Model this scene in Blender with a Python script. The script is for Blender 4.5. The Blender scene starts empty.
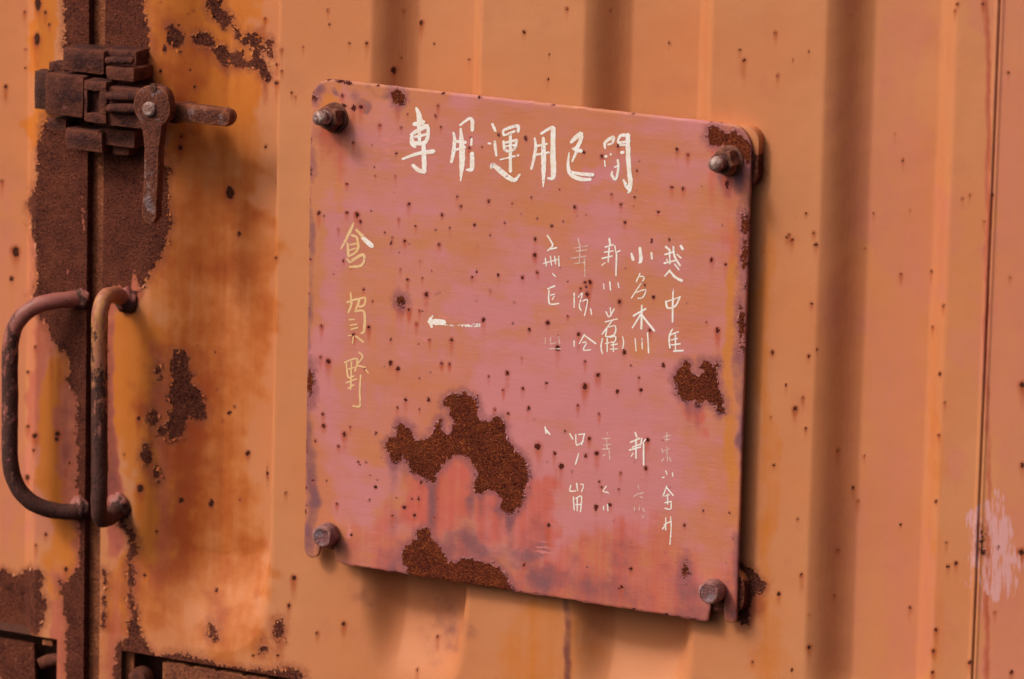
import bpy, bmesh, math, random
import numpy as np
from mathutils import Vector, Matrix, noise as mnoise
from mathutils.geometry import delaunay_2d_cdt

# ------------------------------------------------------------------ camera
FPX = 5800.0
AZ, EL, ROLL = math.radians(28.389), math.radians(11.713), math.radians(1.359)
DIST, TGT = 4.6933, np.array([-0.01573, 0.0, 0.00334])
d_ = np.array([math.sin(AZ)*math.cos(EL), -math.cos(AZ)*math.cos(EL), math.sin(EL)])
CAM = TGT + DIST*d_
FW = -d_
r0 = np.cross(FW, [0, 0, 1]); r0 /= np.linalg.norm(r0); u0 = np.cross(r0, FW)
RT = math.cos(ROLL)*r0 + math.sin(ROLL)*u0
UP = math.cos(ROLL)*u0 - math.sin(ROLL)*r0
scn = bpy.context.scene
col = scn.collection
cd = bpy.data.cameras.new('camera'); cam = bpy.data.objects.new('camera', cd); col.objects.link(cam)
cam.matrix_world = Matrix(((RT[0], UP[0], -FW[0], CAM[0]), (RT[1], UP[1], -FW[1], CAM[1]),
                           (RT[2], UP[2], -FW[2], CAM[2]), (0, 0, 0, 1)))
cd.sensor_width = 36.0; cd.lens = FPX/1024*36; cd.clip_end = 200; cd.clip_start = 0.1
cd.dof.use_dof = True; cd.dof.focus_distance = 4.68; cd.dof.aperture_fstop = 7.1
scn.camera = cam

# ------------------------------------------------------------------ light
SUN_AZ, SUN_EL = math.radians(38), math.radians(43)      # azimuth left of the wall's normal
sdir = Vector((-math.sin(SUN_AZ)*math.cos(SUN_EL), -math.cos(SUN_AZ)*math.cos(SUN_EL), math.sin(SUN_EL)))
w = bpy.data.worlds.new('World'); scn.world = w; w.use_nodes = True
nt = w.node_tree; nt.nodes.clear()
wo = nt.nodes.new('ShaderNodeOutputWorld'); bg = nt.nodes.new('ShaderNodeBackground')
sky = nt.nodes.new('ShaderNodeTexSky'); sky.sky_type = 'NISHITA'; sky.sun_disc = False
sky.sun_elevation = SUN_EL; sky.sun_rotation = math.atan2(sdir.x, sdir.y)
sky.air_density = 0.45; sky.dust_density = 9.0; sky.ozone_density = 0.2
bg.inputs[1].default_value = 0.125
nt.links.new(sky.outputs[0], bg.inputs[0]); nt.links.new(bg.outputs[0], wo.inputs[0])
sl = bpy.data.lights.new('sun', 'SUN'); sl.energy = 1.5; sl.angle = math.radians(10); sl.color = (1.0, 0.93, 0.82)
so = bpy.data.objects.new('sun', sl); col.objects.link(so)
so.rotation_euler = sdir.to_track_quat('Z', 'Y').to_euler(); so.location = (-2, -3, 3)
scn.view_settings.view_transform = 'Standard'; scn.view_settings.look = 'None'
scn.view_settings.gamma = 1.0; scn.view_settings.exposure = 0.0

# ------------------------------------------------------------------ pixel <-> place
def unp(px, py, y=0.0):
    """the point of the plane at depth y (wall face = 0, outward negative) seen at a pixel"""
    d = FW + RT*((px-512)/FPX) + UP*((339.5-py)/FPX)
    t = (y-CAM[1])/d[1]
    return CAM + d*t
def project(P):
    q = P-CAM; z = q@FW
    return 512+FPX*(q@RT)/z, 339.5-FPX*(q@UP)/z
MM = 0.001
PXMM = FPX/DIST*MM           # pixels per millimetre
rng = np.random.default_rng(7); random.seed(7)

def vnoise(x, z, s, seed=0.0):
    return np.array([mnoise.noise((a*s+seed, b*s, seed*1.7)) for a, b in zip(x, z)])

# ------------------------------------------------------------------ painting helpers (pixel space of the surface's own points)
class Paint:
    def __init__(s, P):
        s.P = P; s.x, s.y = project(P); s.n = len(P); s.A = {}
        g = np.random.default_rng(3)       # wandering edges for the painted fields
        s.wx, s.wy = s.x.copy(), s.y.copy()
        for lam, amp in ((170, 13), (90, 9), (47, 6), (24, 3.5), (12, 2)):
            for _ in range(3):
                a = g.uniform(0, 6.283); k = 6.283/lam*g.uniform(.8, 1.25); ph = g.uniform(0, 6.283, 2)
                u = (s.x*math.cos(a)+s.y*math.sin(a))*k
                s.wx += amp*.6*np.sin(u+ph[0]); s.wy += amp*.6*np.sin(u*1.07+ph[1])
    def a(s, k, v=0.0):
        if k not in s.A: s.A[k] = np.full(s.n, v)
        return s.A[k]
    def sdf(s, k, poly, grow=0.0):
        A = s.a(k, -30.0); poly = np.array(poly, float)
        lo, hi = poly.min(0)-36, poly.max(0)+36
        I = np.nonzero((s.x > lo[0]) & (s.x < hi[0]) & (s.y > lo[1]) & (s.y < hi[1]))[0]
        if not len(I): return
        X, Y = s.x[I], s.y[I]; D = np.full(len(I), 1e9); ins = np.zeros(len(I), bool)
        for (x0, y0), (x1, y1) in zip(poly, np.roll(poly, -1, 0)):
            dx, dy = x1-x0, y1-y0; L = dx*dx+dy*dy+1e-9
            t = np.clip(((X-x0)*dx+(Y-y0)*dy)/L, 0, 1)
            D = np.minimum(D, np.hypot(X-x0-t*dx, Y-y0-t*dy))
            c = ((y0 > Y) != (y1 > Y))
            with np.errstate(divide='ignore', invalid='ignore'):
                ins ^= c & (X < (x1-x0)*(Y-y0)/(y1-y0+1e-12)+x0)
        A[I] = np.maximum(A[I], (np.where(ins, D, -D)+grow)/PXMM)
    def line(s, k, pts, wd):
        A = s.a(k, -30.0); pts = np.array(pts, float)
        for (x0, y0), (x1, y1) in zip(pts[:-1], pts[1:]):
            I = np.nonzero((s.x > min(x0, x1)-30) & (s.x < max(x0, x1)+30) & (s.y > min(y0, y1)-30) & (s.y < max(y0, y1)+30))[0]
            dx, dy = x1-x0, y1-y0
            t = np.clip(((s.x[I]-x0)*dx+(s.y[I]-y0)*dy)/(dx*dx+dy*dy+1e-9), 0, 1)
            D = wd-np.hypot(s.x[I]-x0-t*dx, s.y[I]-y0-t*dy)
            A[I] = np.maximum(A[I], D/PXMM)
    def spot(s, k, x, y, rx, ry=None):
        ry = ry or rx; A = s.a(k, -30.0)
        I = np.nonzero((abs(s.x-x) < rx+20) & (abs(s.y-y) < ry+20))[0]
        q = np.hypot((s.x[I]-x)/rx, (s.y[I]-y)/ry)
        A[I] = np.maximum(A[I], (1-q)*min(rx, ry)/PXMM)
    def blob(s, k, x, y, sx, sy, v=1.0):
        A = s.a(k); q = ((s.x-x)/sx)**2+((s.y-y)/sy)**2
        A[:] = np.maximum(A, v*np.exp(-q))
    def box(s, k, x0, x1, y0, y1, v=1.0, fx=6.0, fy=12.0):
        A = s.a(k); q = min(1.0, (x1-x0)/60.0)
        X = s.x+(s.wx-s.x)*q; Y = s.wy
        f = lambda t: 1/(1+np.exp(-np.clip(t, -30, 30)))
        q = f((X-x0)/fx*4)*f((x1-X)/fx*4)*f((Y-y0)/fy*4)*f((y1-Y)/fy*4)
        A[:] = np.maximum(A, v*q)
    def drip(s, k, x, y, wd, ln, v=1.0):
        A = s.a(k)
        I = np.nonzero((abs(s.x-x) < wd*4+6) & (s.y > y-wd*2-3) & (s.y < y+ln*2.5))[0]
        t = (s.y[I]-y)/ln
        q = np.exp(-((s.x[I]-x+ (s.y[I]-y)*0.012)/wd)**2)*np.where(t < 0, np.exp(-(t*ln/wd)**2), np.exp(-t*1.6))
        A[I] = np.maximum(A[I], v*q)
    def put(s, me, names):
        for k in names:
            at = me.attributes.new(k, 'FLOAT', 'POINT')
            dflt = -30.0 if k in ('rust', 'pit') else 0.0
            at.data.foreach_set('value', s.a(k, dflt).astype(np.float32))

# ------------------------------------------------------------------ materials
class NT:
    def __init__(s, name):
        s.m = bpy.data.materials.new(name); s.m.use_nodes = True
        s.t = s.m.node_tree; s.t.nodes.clear()
        s.out = s.t.nodes.new('ShaderNodeOutputMaterial')
        s.b = s.t.nodes.new('ShaderNodeBsdfPrincipled')
        s.t.links.new(s.b.outputs[0], s.out.inputs[0])
        s.co = s.t.nodes.new('ShaderNodeTexCoord').outputs['Object']
    def N(s, ty): return s.t.nodes.new(ty)
    def L(s, a, b): s.t.links.new(a, b)
    def val(s, sock, v):
        if hasattr(v, 'links') or hasattr(v, 'is_output'): s.L(v, sock)
        else: sock.default_value = v
    def math(s, op, a, b=0.0, c=None, clamp=False):
        n = s.N('ShaderNodeMath'); n.operation = op; n.use_clamp = clamp
        s.val(n.inputs[0], a); s.val(n.inputs[1], b)
        if c is not None: s.val(n.inputs[2], c)
        return n.outputs[0]
    def attr(s, k):
        n = s.N('ShaderNodeAttribute'); n.attribute_name = k; return n.outputs['Fac']
    def noise(s, sc, det=3.0, rough=0.55, stretch=None, off=(0, 0, 0), dist=0.0):
        mp = s.N('ShaderNodeMapping'); s.L(s.co, mp.inputs[0]); mp.inputs['Location'].default_value = off
        if stretch: mp.inputs['Scale'].default_value = stretch
        n = s.N('ShaderNodeTexNoise'); n.inputs['Scale'].default_value = sc; n.inputs['Detail'].default_value = det
        n.inputs['Roughness'].default_value = rough; n.inputs['Distortion'].default_value = dist
        s.L(mp.outputs[0], n.inputs['Vector']); return n.outputs['Fac']
    def voro(s, sc, feat='F1', off=(0, 0, 0)):
        mp = s.N('ShaderNodeMapping'); s.L(s.co, mp.inputs[0]); mp.inputs['Location'].default_value = off
        n = s.N('ShaderNodeTexVoronoi'); n.feature = feat; n.inputs['Scale'].default_value = sc
        s.L(mp.outputs[0], n.inputs['Vector']); return n
    def ramp(s, v, a, b, lo=0.0, hi=1.0, smooth=True):
        n = s.N('ShaderNodeMapRange'); n.interpolation_type = 'SMOOTHSTEP' if smooth else 'LINEAR'
        s.val(n.inputs[0], v)
        for i, q in enumerate((a, b, lo, hi)): n.inputs[i+1].default_value = q
        return n.outputs[0]
    def mix(s, f, a, b, mode='MIX'):
        n = s.N('ShaderNodeMix'); n.data_type = 'RGBA'; n.blend_type = mode
        s.val(n.inputs[0], f)
        for i, q in ((6, a), (7, b)):
            if isinstance(q, tuple): n.inputs[i].default_value = (*q, 1)
            else: s.L(q, n.inputs[i])
        return n.outputs[2]
    def bump(s, h, dist, strength=1.0, nrm=None):
        n = s.N('ShaderNodeBump'); n.inputs['Strength'].default_value = strength
        n.inputs['Distance'].default_value = dist; s.val(n.inputs['Height'], h)
        if nrm: s.L(nrm, n.inputs['Normal'])
        return n.outputs[0]
    def fin(s, colr, rough, nrm=None, metal=0.0, spec=0.35):
        if isinstance(colr, tuple): s.b.inputs['Base Color'].default_value = (*colr, 1)
        else: s.L(colr, s.b.inputs['Base Color'])
        s.val(s.b.inputs['Roughness'], rough); s.val(s.b.inputs['Metallic'], metal)
        if spec is not None: s.b.inputs['Specular IOR Level'].default_value = spec
        if nrm: s.L(nrm, s.b.inputs['Normal'])
        return s.m

def rust_colour(t, dark, mid, lite, grain=700):
    n1 = t.noise(grain, 3, .65); n2 = t.noise(60, 4, .6, off=(3, 1, 2)); n3 = t.noise(grain*1.6, 2, .6, off=(9, 2, 5))
    c = t.mix(t.ramp(n2, .35, .68), dark, mid)
    n4 = t.noise(34, 4, .7, off=(1, 6, 3)); c = t.mix(t.math('MULTIPLY', t.ramp(n4, .52, .72), .5), c, tuple(.55*p+.45*q for p, q in zip(mid, lite)))
    c = t.mix(t.math('MULTIPLY', t.ramp(n1, .40, .58), .75), c, mid)
    c = t.mix(t.math('MULTIPLY', t.ramp(n3, .54, .72), t.ramp(n2, .3, .65, .35, 1.0)), c, lite)
    c = t.mix(t.math('MULTIPLY', t.ramp(n1, .47, .33), .7), c, tuple(q*.35 for q in dark))
    return c, n1

def coat_material(name, pal):
    """weathered paint over rusting steel; bare patches and runs sit where the surface's attributes put them"""
    t = NT(name)
    lo = t.noise(5, 3, .55); md = t.noise(28, 4, .6, off=(4, 4, 4)); st = t.noise(30, 4, .6, stretch=(1, 1, .06), off=(1, 2, 3))
    st2 = t.noise(120, 3, .6, stretch=(1, 1, .05), off=(7, 2, 3)); fine = t.noise(420, 3, .6)
    br0 = t.noise(60, 4, .7, stretch=pal['brush'], off=(2, 2, 1))
    c = t.mix(t.ramp(lo, .35, .65), pal['base'], pal['base2'])
    c = t.mix(t.math('MULTIPLY', t.ramp(md, .52, .75), .45), c, pal['mott'])
    c = t.mix(t.math('MULTIPLY', t.ramp(st, .55, .75), .28), c, pal['base2'])
    for k, colr, nz, lo_, hi_ in (('pink', pal['pink'], t.mix(.5, md, br0), .12, .95), ('orange', pal['orange'], t.mix(.6, st2, md), .15, 1.0), ('wash', pal['wash'], t.mix(.5, md, st2), .1, 1.05),
                                  ('stain_shade', pal['stain_shade'], md, .05, 1.15), ('drip', pal['drip'], t.mix(.8, st2, md), .05, .95)):
        v = t.attr(k)
        f = t.ramp(t.math('ADD', v, t.math('MULTIPLY', t.math('SUBTRACT', nz, .5), t.math('MULTIPLY', t.ramp(v, 0, .3), pal['mot']))), lo_, hi_)
        c = t.mix(f, c, colr)
    # brushed smears of a paler tone
    sm = t.attr('smear'); br = t.noise(430, 3, .7, stretch=pal['brush'], off=(2, 8, 1))
    c = t.mix(t.math('MULTIPLY', t.ramp(t.math('ADD', br, t.math('MULTIPLY', sm, .32)), .66, .80), t.ramp(sm, .03, .3)), c, pal['smear'])
    # dirt speckle in the paint
    c = t.mix(t.math('MULTIPLY', t.ramp(fine, .60, .75), .22), c, pal['mott'])
    spk = t.noise(900, 2, .5, off=(5, 5, 1))
    c = t.mix(t.math('MULTIPLY', t.ramp(spk, .70, .76), .5), c, pal['stain_shade'])
    # bare rust
    e0 = t.noise(75, 3, .55, off=(6, 0, 2)); e1 = t.noise(230, 3, .6, off=(1, 0, 0)); e2 = t.noise(620, 2, .5, off=(0, 3, 0))
    ctr = lambda e, amp: t.math('MULTIPLY', t.math('SUBTRACT', e, .5), amp)
    rs = t.math('ADD', t.math('ADD', t.attr('rust'), ctr(e0, pal['rag'])), t.math('ADD', ctr(e1, pal['rag']*.9), ctr(e2, 4.0)))
    pt = t.math('ADD', t.attr('pit'), ctr(e2, 3.2))
    rm = t.ramp(rs, -.12, .12); pm = t.ramp(pt, -.2, .25); m = t.math('MAXIMUM', rm, pm)
    halo = t.math('MAXIMUM', t.math('MULTIPLY', t.ramp(rs, -7.5, -.6), pal['halo']), t.math('MULTIPLY', t.ramp(pt, -1.3, 0.2), .6))
    c = t.mix(halo, c, pal['halo_c'])
    rc, rn = rust_colour(t, pal['r0'], pal['r1'], pal['r2'], pal['grain'])
    rc = t.mix(t.math('MULTIPLY', pm, t.ramp(rm, 1, 0)), rc, pal['pitc'])
    c = t.mix(m, c, rc)
    big = t.noise(14, 3, .5, off=(8, 8, 8))
    h = t.math('ADD', t.math('MULTIPLY', t.math('SUBTRACT', 1.0, m), .55), t.math('MULTIPLY', t.math('MULTIPLY', rn, m), .9))
    h = t.math('ADD', h, t.math('MULTIPLY', t.math('MULTIPLY', t.ramp(rs, -2.0, -.1), t.math('SUBTRACT', 1.0, m)), t.ramp(t.noise(130, 2, .5, off=(3, 9, 4)), .48, .66, 0, .55)))   # paint lifting at the edge
    h = t.math('ADD', h, t.math('MULTIPLY', fine, .05))
    n0 = t.bump(big, .004, .5)
    n1_ = t.bump(t.math('ADD', br, t.math('MULTIPLY', t.noise(700, 2, .6), .5)), .00035, pal['brushb'], n0)
    nrm = t.bump(h, .0022, 1.0, n1_)
    t.L(t.ramp(m, 0, 1, pal.get('spec', .3), .07), t.b.inputs['Specular IOR Level'])
    ro = t.math('ADD', t.ramp(m, 0, 1, pal['rough'], .9), t.math('MULTIPLY', t.math('SUBTRACT', md, .5), .25))
    return t.fin(c, ro, nrm, 0.0, None)

DOOR = dict(base=(.52, .203, .085), base2=(.51, .18, .070), mott=(.44, .15, .07), pink=(.50, .165, .10), orange=(.51, .148, .018), wash=(.42, .105, .062),
            stain_shade=(.13, .032, .034), drip=(.32, .058, .010), smear=(.55, .27, .26), brush=(1, 1, .12), rag=11.0, halo=.6, halo_c=(.27, .068, .03),
            r0=(.050, .014, .011), r1=(.118, .033, .021), r2=(.31, .10, .04), pitc=(.06, .018, .010), grain=480, rough=.6, brushb=.35, mot=1.7)
PLATE = dict(base=(.50, .185, .085), base2=(.50, .165, .082), mott=(.47, .145, .10), pink=(.52, .185, .19), orange=(.52, .175, .04), wash=(.50, .105, .075),
             stain_shade=(.20, .075, .085), drip=(.42, .078, .034), smear=(.60, .20, .18), brush=(.12, 1, 1), rag=8.5, halo=.85, halo_c=(.27, .085, .09),
             r0=(.066, .013, .008), r1=(.130, .025, .011), r2=(.44, .12, .03), pitc=(.088, .017, .011), grain=560, rough=.5, spec=.35, brushb=.45, mot=2.6)
M_DOOR = coat_material('weathered_orange_paint', DOOR)
M_PLATE = coat_material('weathered_pink_paint', PLATE)

def cast_material(name, dark, mid, lite, bare, bare_amt, grain=420):
    t = NT(name)
    c, n1 = rust_colour(t, dark, mid, lite, grain)
    b = t.noise(75, 4, .65, off=(6, 1, 1))
    bm_ = t.ramp(b, bare_amt, bare_amt+.10)
    c = t.mix(t.math('MULTIPLY', bm_, .85), c, bare)
    ge = t.N('ShaderNodeNewGeometry')
    c = t.mix(t.math('MULTIPLY', t.ramp(t.math('ADD', ge.outputs['Pointiness'], t.math('MULTIPLY', t.math('SUBTRACT', b, .5), .10)), .515, .575), .7), c, lite)
    c = t.mix(t.math('MULTIPLY', t.ramp(t.noise(38, 4, .65, off=(2, 7, 7)), .52, .70), .32), c, tuple(.5*(p+q) for p, q in zip(mid, lite)))
    h = t.math('ADD', t.math('MULTIPLY', n1, .8), t.math('MULTIPLY', t.noise(110, 3, .6), 1.0))
    return t.fin(c, t.ramp(bm_, 0, 1, .85, .6), t.bump(h, .0020, 1.0), t.ramp(bm_, 0, 1, 0, .25), .2)
M_CAST = cast_material('cast_iron_rust', (.020, .006, .0065), (.044, .013, .012), (.16, .047, .026), (.10, .047, .048), .63)
M_LEVER = cast_material('worn_lever_rust', (.060, .017, .013), (.110, .032, .020), (.27, .085, .038), (.16, .12, .13), .55)
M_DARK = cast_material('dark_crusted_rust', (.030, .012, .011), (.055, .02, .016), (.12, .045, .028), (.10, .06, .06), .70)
M_SILL = cast_material('scaling_rust', (.10, .028, .016), (.19, .055, .026), (.38, .13, .05), (.36, .12, .06), .60)
M_BOLT = cast_material('bolt_rust', (.05, .017, .015), (.10, .034, .026), (.26, .10, .06), (.16, .09, .085), .60)
M_HEAD = cast_material('painted_bolt_head', (.13, .05, .05), (.20, .085, .085), (.36, .15, .12), (.22, .15, .17), .46)
M_TIP = cast_material('worn_bolt_thread', (.08, .035, .032), (.17, .08, .07), (.40, .24, .20), (.60, .50, .48), .46)

def handle_material():
    t = NT('handle_paint')
    n = t.noise(70, 4, .65); p = t.noise(160, 4, .7, stretch=(1, 1, .5), off=(3, 3, 3)); v = t.attr('worn')
    c = t.mix(t.ramp(n, .35, .65), (.24, .075, .062), (.31, .10, .078))
    c = t.mix(t.math('MULTIPLY', t.attr('cream'), t.ramp(p, .3, .6)), c, (.46, .20, .06))
    rc, rn = rust_colour(t, (.035, .012, .010), (.07, .022, .016), (.16, .05, .03), 420)
    m = t.ramp(t.math('ADD', v, t.math('MULTIPLY', t.math('SUBTRACT', p, .5), 1.5)), .40, .60)
    c = t.mix(m, c, rc)
    h = t.math('ADD', t.math('MULTIPLY', t.math('SUBTRACT', 1.0, m), .5), t.math('MULTIPLY', rn, .35))
    return t.fin(c, t.ramp(m, 0, 1, .5, .8), t.bump(h, .0010, .9), 0, .35)
M_HANDLE = handle_material()

def letter_material(name, colr, old):
    t = NT(name)
    n = t.noise(800, 4, .7, stretch=(1, 1, .5)); n2 = t.noise(160, 3, .6, off=(4, 1, 1))
    wv = t.attr('wear')
    keep = t.ramp(t.math('ADD', n, t.math('MULTIPLY', t.math('SUBTRACT', n2, .5), .5)), 0, 1, 0, 1, False)
    a = t.ramp(t.math('SUBTRACT', keep, wv), -.04, .05)
    c = t.mix(t.ramp(n2, .4, .65), colr, old)
    m = t.fin(c, .65, t.bump(n, .0004, .5), 0, .25)
    tr = t.N('ShaderNodeBsdfTransparent'); mx = t.N('ShaderNodeMixShader')
    t.L(a, mx.inputs[0]); t.L(tr.outputs[0], mx.inputs[1]); t.L(t.b.outputs[0], mx.inputs[2]); t.L(mx.outputs[0], t.out.inputs[0])
    return m
M_WHITE = letter_material('white_brush_paint', (.82, .79, .76), (.76, .66, .57))
M_CREAM = letter_material('cream_brush_paint', (.74, .50, .27), (.72, .44, .20))
M_THIN = letter_material('thin_white_paint', (.66, .47, .42), (.58, .34, .27))

# ------------------------------------------------------------------ object helpers
def link(name, me, mat=None, parent=None, smooth=True):
    o = bpy.data.objects.new(name, me); col.objects.link(o)
    if mat: me.materials.append(mat)
    if smooth: me.polygons.foreach_set('use_smooth', [True]*len(me.polygons))
    o.parent = parent
    return o
def tag(o, label, cat, group=None):
    o['label'] = label; o['category'] = cat
    if group: o['group'] = group
    return o
def empty(name, loc):
    o = bpy.data.objects.new(name, None); col.objects.link(o); o.empty_display_size = .02; o.location = loc
    return o
def mesh_from(verts, faces, name):
    me = bpy.data.meshes.new(name); me.from_pydata([tuple(v) for v in verts], [], faces); me.update(); return me
def child(o, parent):
    o.parent = parent; o.matrix_parent_inverse = Matrix.Translation(-parent.location); return o
def rough_up(bm, amp, sc, seed=0):
    for v in bm.verts:
        p = v.co*sc+Vector((seed, seed*2, 0)); v.co += Vector((mnoise.noise(p), mnoise.noise(p+Vector((31, 0, 0))), mnoise.noise(p+Vector((0, 57, 0)))))*amp
def solid(name, outline, y0, y1, mat, parent, bev=.0012, rough=.0004, seed=0, sub=1):
    """a slab whose front outline (list of x,z) stands between depths y0 (front, negative) and y1"""
    bm = bmesh.new()
    f = bm.faces.new([bm.verts.new((x, y0, z)) for x, z in outline])
    ex = bmesh.ops.extrude_face_region(bm, geom=[f])
    for v in [g for g in ex['geom'] if isinstance(g, bmesh.types.BMVert)]: v.co.y = y1
    bmesh.ops.recalc_face_normals(bm, faces=bm.faces)
    ed = [e for e in bm.edges if len(e.link_faces) == 2 and e.calc_face_angle(0) > .5]
    if bev: bmesh.ops.bevel(bm, geom=ed, offset=bev, segments=2, affect='EDGES', profile=.6)
    bmesh.ops.triangulate(bm, faces=[q for q in bm.faces if len(q.verts) > 4])
    for _ in range(sub): bmesh.ops.subdivide_edges(bm, edges=[e for e in bm.edges if e.calc_length() > .006], cuts=1, use_grid_fill=True)
    rough_up(bm, rough, 90, seed)
    me = bpy.data.meshes.new(name); bm.to_mesh(me); bm.free()
    o = link(name, me, mat, None, True)
    me.set_sharp_from_angle(angle=math.radians(40))
    if parent: child(o, parent)
    return o
def pbox(px0, px1, py0, py1, y):
    """front outline of a box whose visible front face spans these pixels at depth y"""
    a = unp((px0+px1)/2, (py0+py1)/2, y)
    l, r = unp(px0, (py0+py1)/2, y)[0], unp(px1, (py0+py1)/2, y)[0]
    b, tp = unp((px0+px1)/2, py1, y)[2], unp((px0+px1)/2, py0, y)[2]
    return l, r, b, tp
def slab(name, px0, px1, py0, py1, front, back, mat, parent, bev=.0015, rough=.0004, seed=0):
    l, r, b, t = pbox(px0, px1, py0, py1, -front*MM)
    return solid(name, [(l, b), (r, b), (r, t), (l, t)], -front*MM, -back*MM, mat, parent, bev, rough, seed)
def tube(name, pts, rad, mat, parent, seg=18, rough=.0003, capend=True, attrs=None):
    P = [Vector(p) for p in pts]; n = len(P); rads = rad if isinstance(rad, (list, np.ndarray)) else [rad]*n
    V, F = [], []; T0 = (P[1]-P[0]).normalized()
    nr = T0.orthogonal().normalized()
    for i in range(n):
        T = (P[min(i+1, n-1)]-P[max(i-1, 0)]).normalized()
        nr = (nr-T*nr.dot(T)).normalized(); bi = T.cross(nr)
        for k in range(seg):
            a = 2*math.pi*k/seg; v = P[i]+(nr*math.cos(a)+bi*math.sin(a))*rads[i]
            q = v*120; V.append(v+(v-P[i]).normalized()*mnoise.noise(q)*rough)
    for i in range(n-1):
        for k in range(seg):
            F.append((i*seg+k, i*seg+(k+1) % seg, (i+1)*seg+(k+1) % seg, (i+1)*seg+k))
    if capend:
        F.append(tuple(range(seg))[::-1]); F.append(tuple((n-1)*seg+k for k in range(seg)))
    me = mesh_from(V, F, name)
    if attrs:
        for k, vals in attrs.items():
            at = me.attributes.new(k, 'FLOAT', 'POINT'); at.data.foreach_set('value', np.repeat(np.array(vals, np.float32), seg))
    bm = bmesh.new(); bm.from_mesh(me); bmesh.ops.recalc_face_normals(bm, faces=bm.faces); bm.to_mesh(me); bm.free()
    o = link(name, me, mat)
    me.set_sharp_from_angle(angle=math.radians(50))
    if parent: child(o, parent)
    return o
def lathe(name, prof, base, axis, mat, parent, seg=24, rough=.0003, hexa=False, spin=0.0):
    """turned body: prof = (radius, height) along the axis from base"""
    ax = Vector(axis).normalized(); a1 = ax.orthogonal().normalized(); a2 = ax.cross(a1)
    V, F = [], []; b = Vector(base); n = len(prof)
    for r, h in prof:
        for k in range(seg):
            a = 2*math.pi*k/seg+spin
            rr = r
            if hexa: rr = min(r*.5*math.sqrt(3)/math.cos(((a-spin+math.pi/6) % (math.pi/3))-math.pi/6), r)*1.0
            v = b+ax*h+(a1*math.cos(a)+a2*math.sin(a))*rr
            V.append(v+Vector((mnoise.noise(v*150), mnoise.noise(v*150+Vector((9, 9, 9))), mnoise.noise(v*150+Vector((3, 0, 7)))))*rough)
    for i in range(n-1):
        for k in range(seg): F.append((i*seg+k, i*seg+(k+1) % seg, (i+1)*seg+(k+1) % seg, (i+1)*seg+k))
    F.append(tuple(range(seg))); F.append(tuple((n-1)*seg+k for k in range(seg)))
    bm = bmesh.new(); me = mesh_from(V, F, name); bm.from_mesh(me); bmesh.ops.recalc_face_normals(bm, faces=bm.faces); bm.to_mesh(me); bm.free()
    o = link(name, me, mat); me.set_sharp_from_angle(angle=math.radians(32))
    if parent: child(o, parent)
    return o
def smooth_path(pts, n=60):
    P = np.array(pts, float); k = len(P); out = []
    for i in range(k-1):
        p0, p1, p2, p3 = P[max(i-1, 0)], P[i], P[i+1], P[min(i+2, k-1)]
        m = max(2, n//(k-1))
        for j in range(m):
            t = j/m
            out.append(.5*((2*p1)+(p2-p0)*t+(2*p0-5*p1+4*p2-p3)*t*t+(3*p1-p0-3*p2+p3)*t**3))
    out.append(P[-1]); return np.array(out)

# ------------------------------------------------------------------ the doors
D_TR, W_FL = .0235, .031               # depth of the pressed troughs and width of their sloping sides
wx = lambda px, py: unp(px, py)[0]
wz = lambda px, py: unp(px, py)[2]
X_L, X_R = wx(86.5, 300), wx(102.5, 300)       # facing edges of the two door leaves
Z_S = (wz(120, 650)+wz(30, 635))/2             # upper edge of the openings at the bottom
Z_E = wz(215, 646)                             # lower ends of the troughs
XA, XB = wx(121, 660), wx(304, 676)            # opening in the right leaf
XC = wx(57, 650)                               # opening in the left leaf runs to here
X_SEAM = wx(987, 300)
TROUGHS = [(wx(150, 300), wx(276, 300)), (wx(371, 45), wx(481, 45)), (wx(584, 45), wx(712, 45)), (wx(817, 300), wx(946, 300)),
           (wx(36, 300)-.125, wx(36, 300)), (wx(817, 300)+.40, wx(946, 300)+.40)]
def depth(X, Z):
    y = np.zeros_like(X)
    for i, (a, b) in enumerate(TROUGHS):
        sm = lambda t: (lambda q: q-np.sin(2*np.pi*q)/(2*np.pi)*.38)(np.clip(t, 0, 1))
        ze = (Z_E-.004, Z_E-.014, Z_E-.014, Z_E-.014, -2, -2)[i]
        fx = np.minimum(sm((X-a)/(.060 if i == 0 else W_FL)), sm((b-X)/(.0150, .0185, .0225, .0235, .0245, .0245)[i]))
        # rounded lower end
        rise = np.clip((np.abs(X-(a+b)/2)/((b-a)/2)), 0, 1)**3*.042
        fz = sm((Z-ze-rise)/(.078 if i == 0 else .066))
        y += D_TR*fx*fz
    # lap joint with its weld bead
    s = X-X_SEAM
    y += np.where(s > 0, .0011*np.clip(s/.0007, 0, 1), 0) - .0012*np.exp(-((s+.0010)/.0016)**2) - np.where(s > .0007, .0010*np.exp(-((s-.0028)/.0012)**2), 0)
    return y
def axis(lo, hi, vis0, vis1, fine, coarse, marks):
    a = list(np.arange(lo, vis0, coarse))+list(np.arange(vis0, vis1, fine))+list(np.arange(vis1, hi, coarse))+[hi]
    a = [q for q in a if all(abs(q-m) > fine*.3 for m in marks)]+[m for m in marks if lo <= m <= hi]
    return np.array(sorted(set(a)))
ZV = axis(-.46, .44, -.315, .315, .0017, .012, [Z_S])
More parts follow.
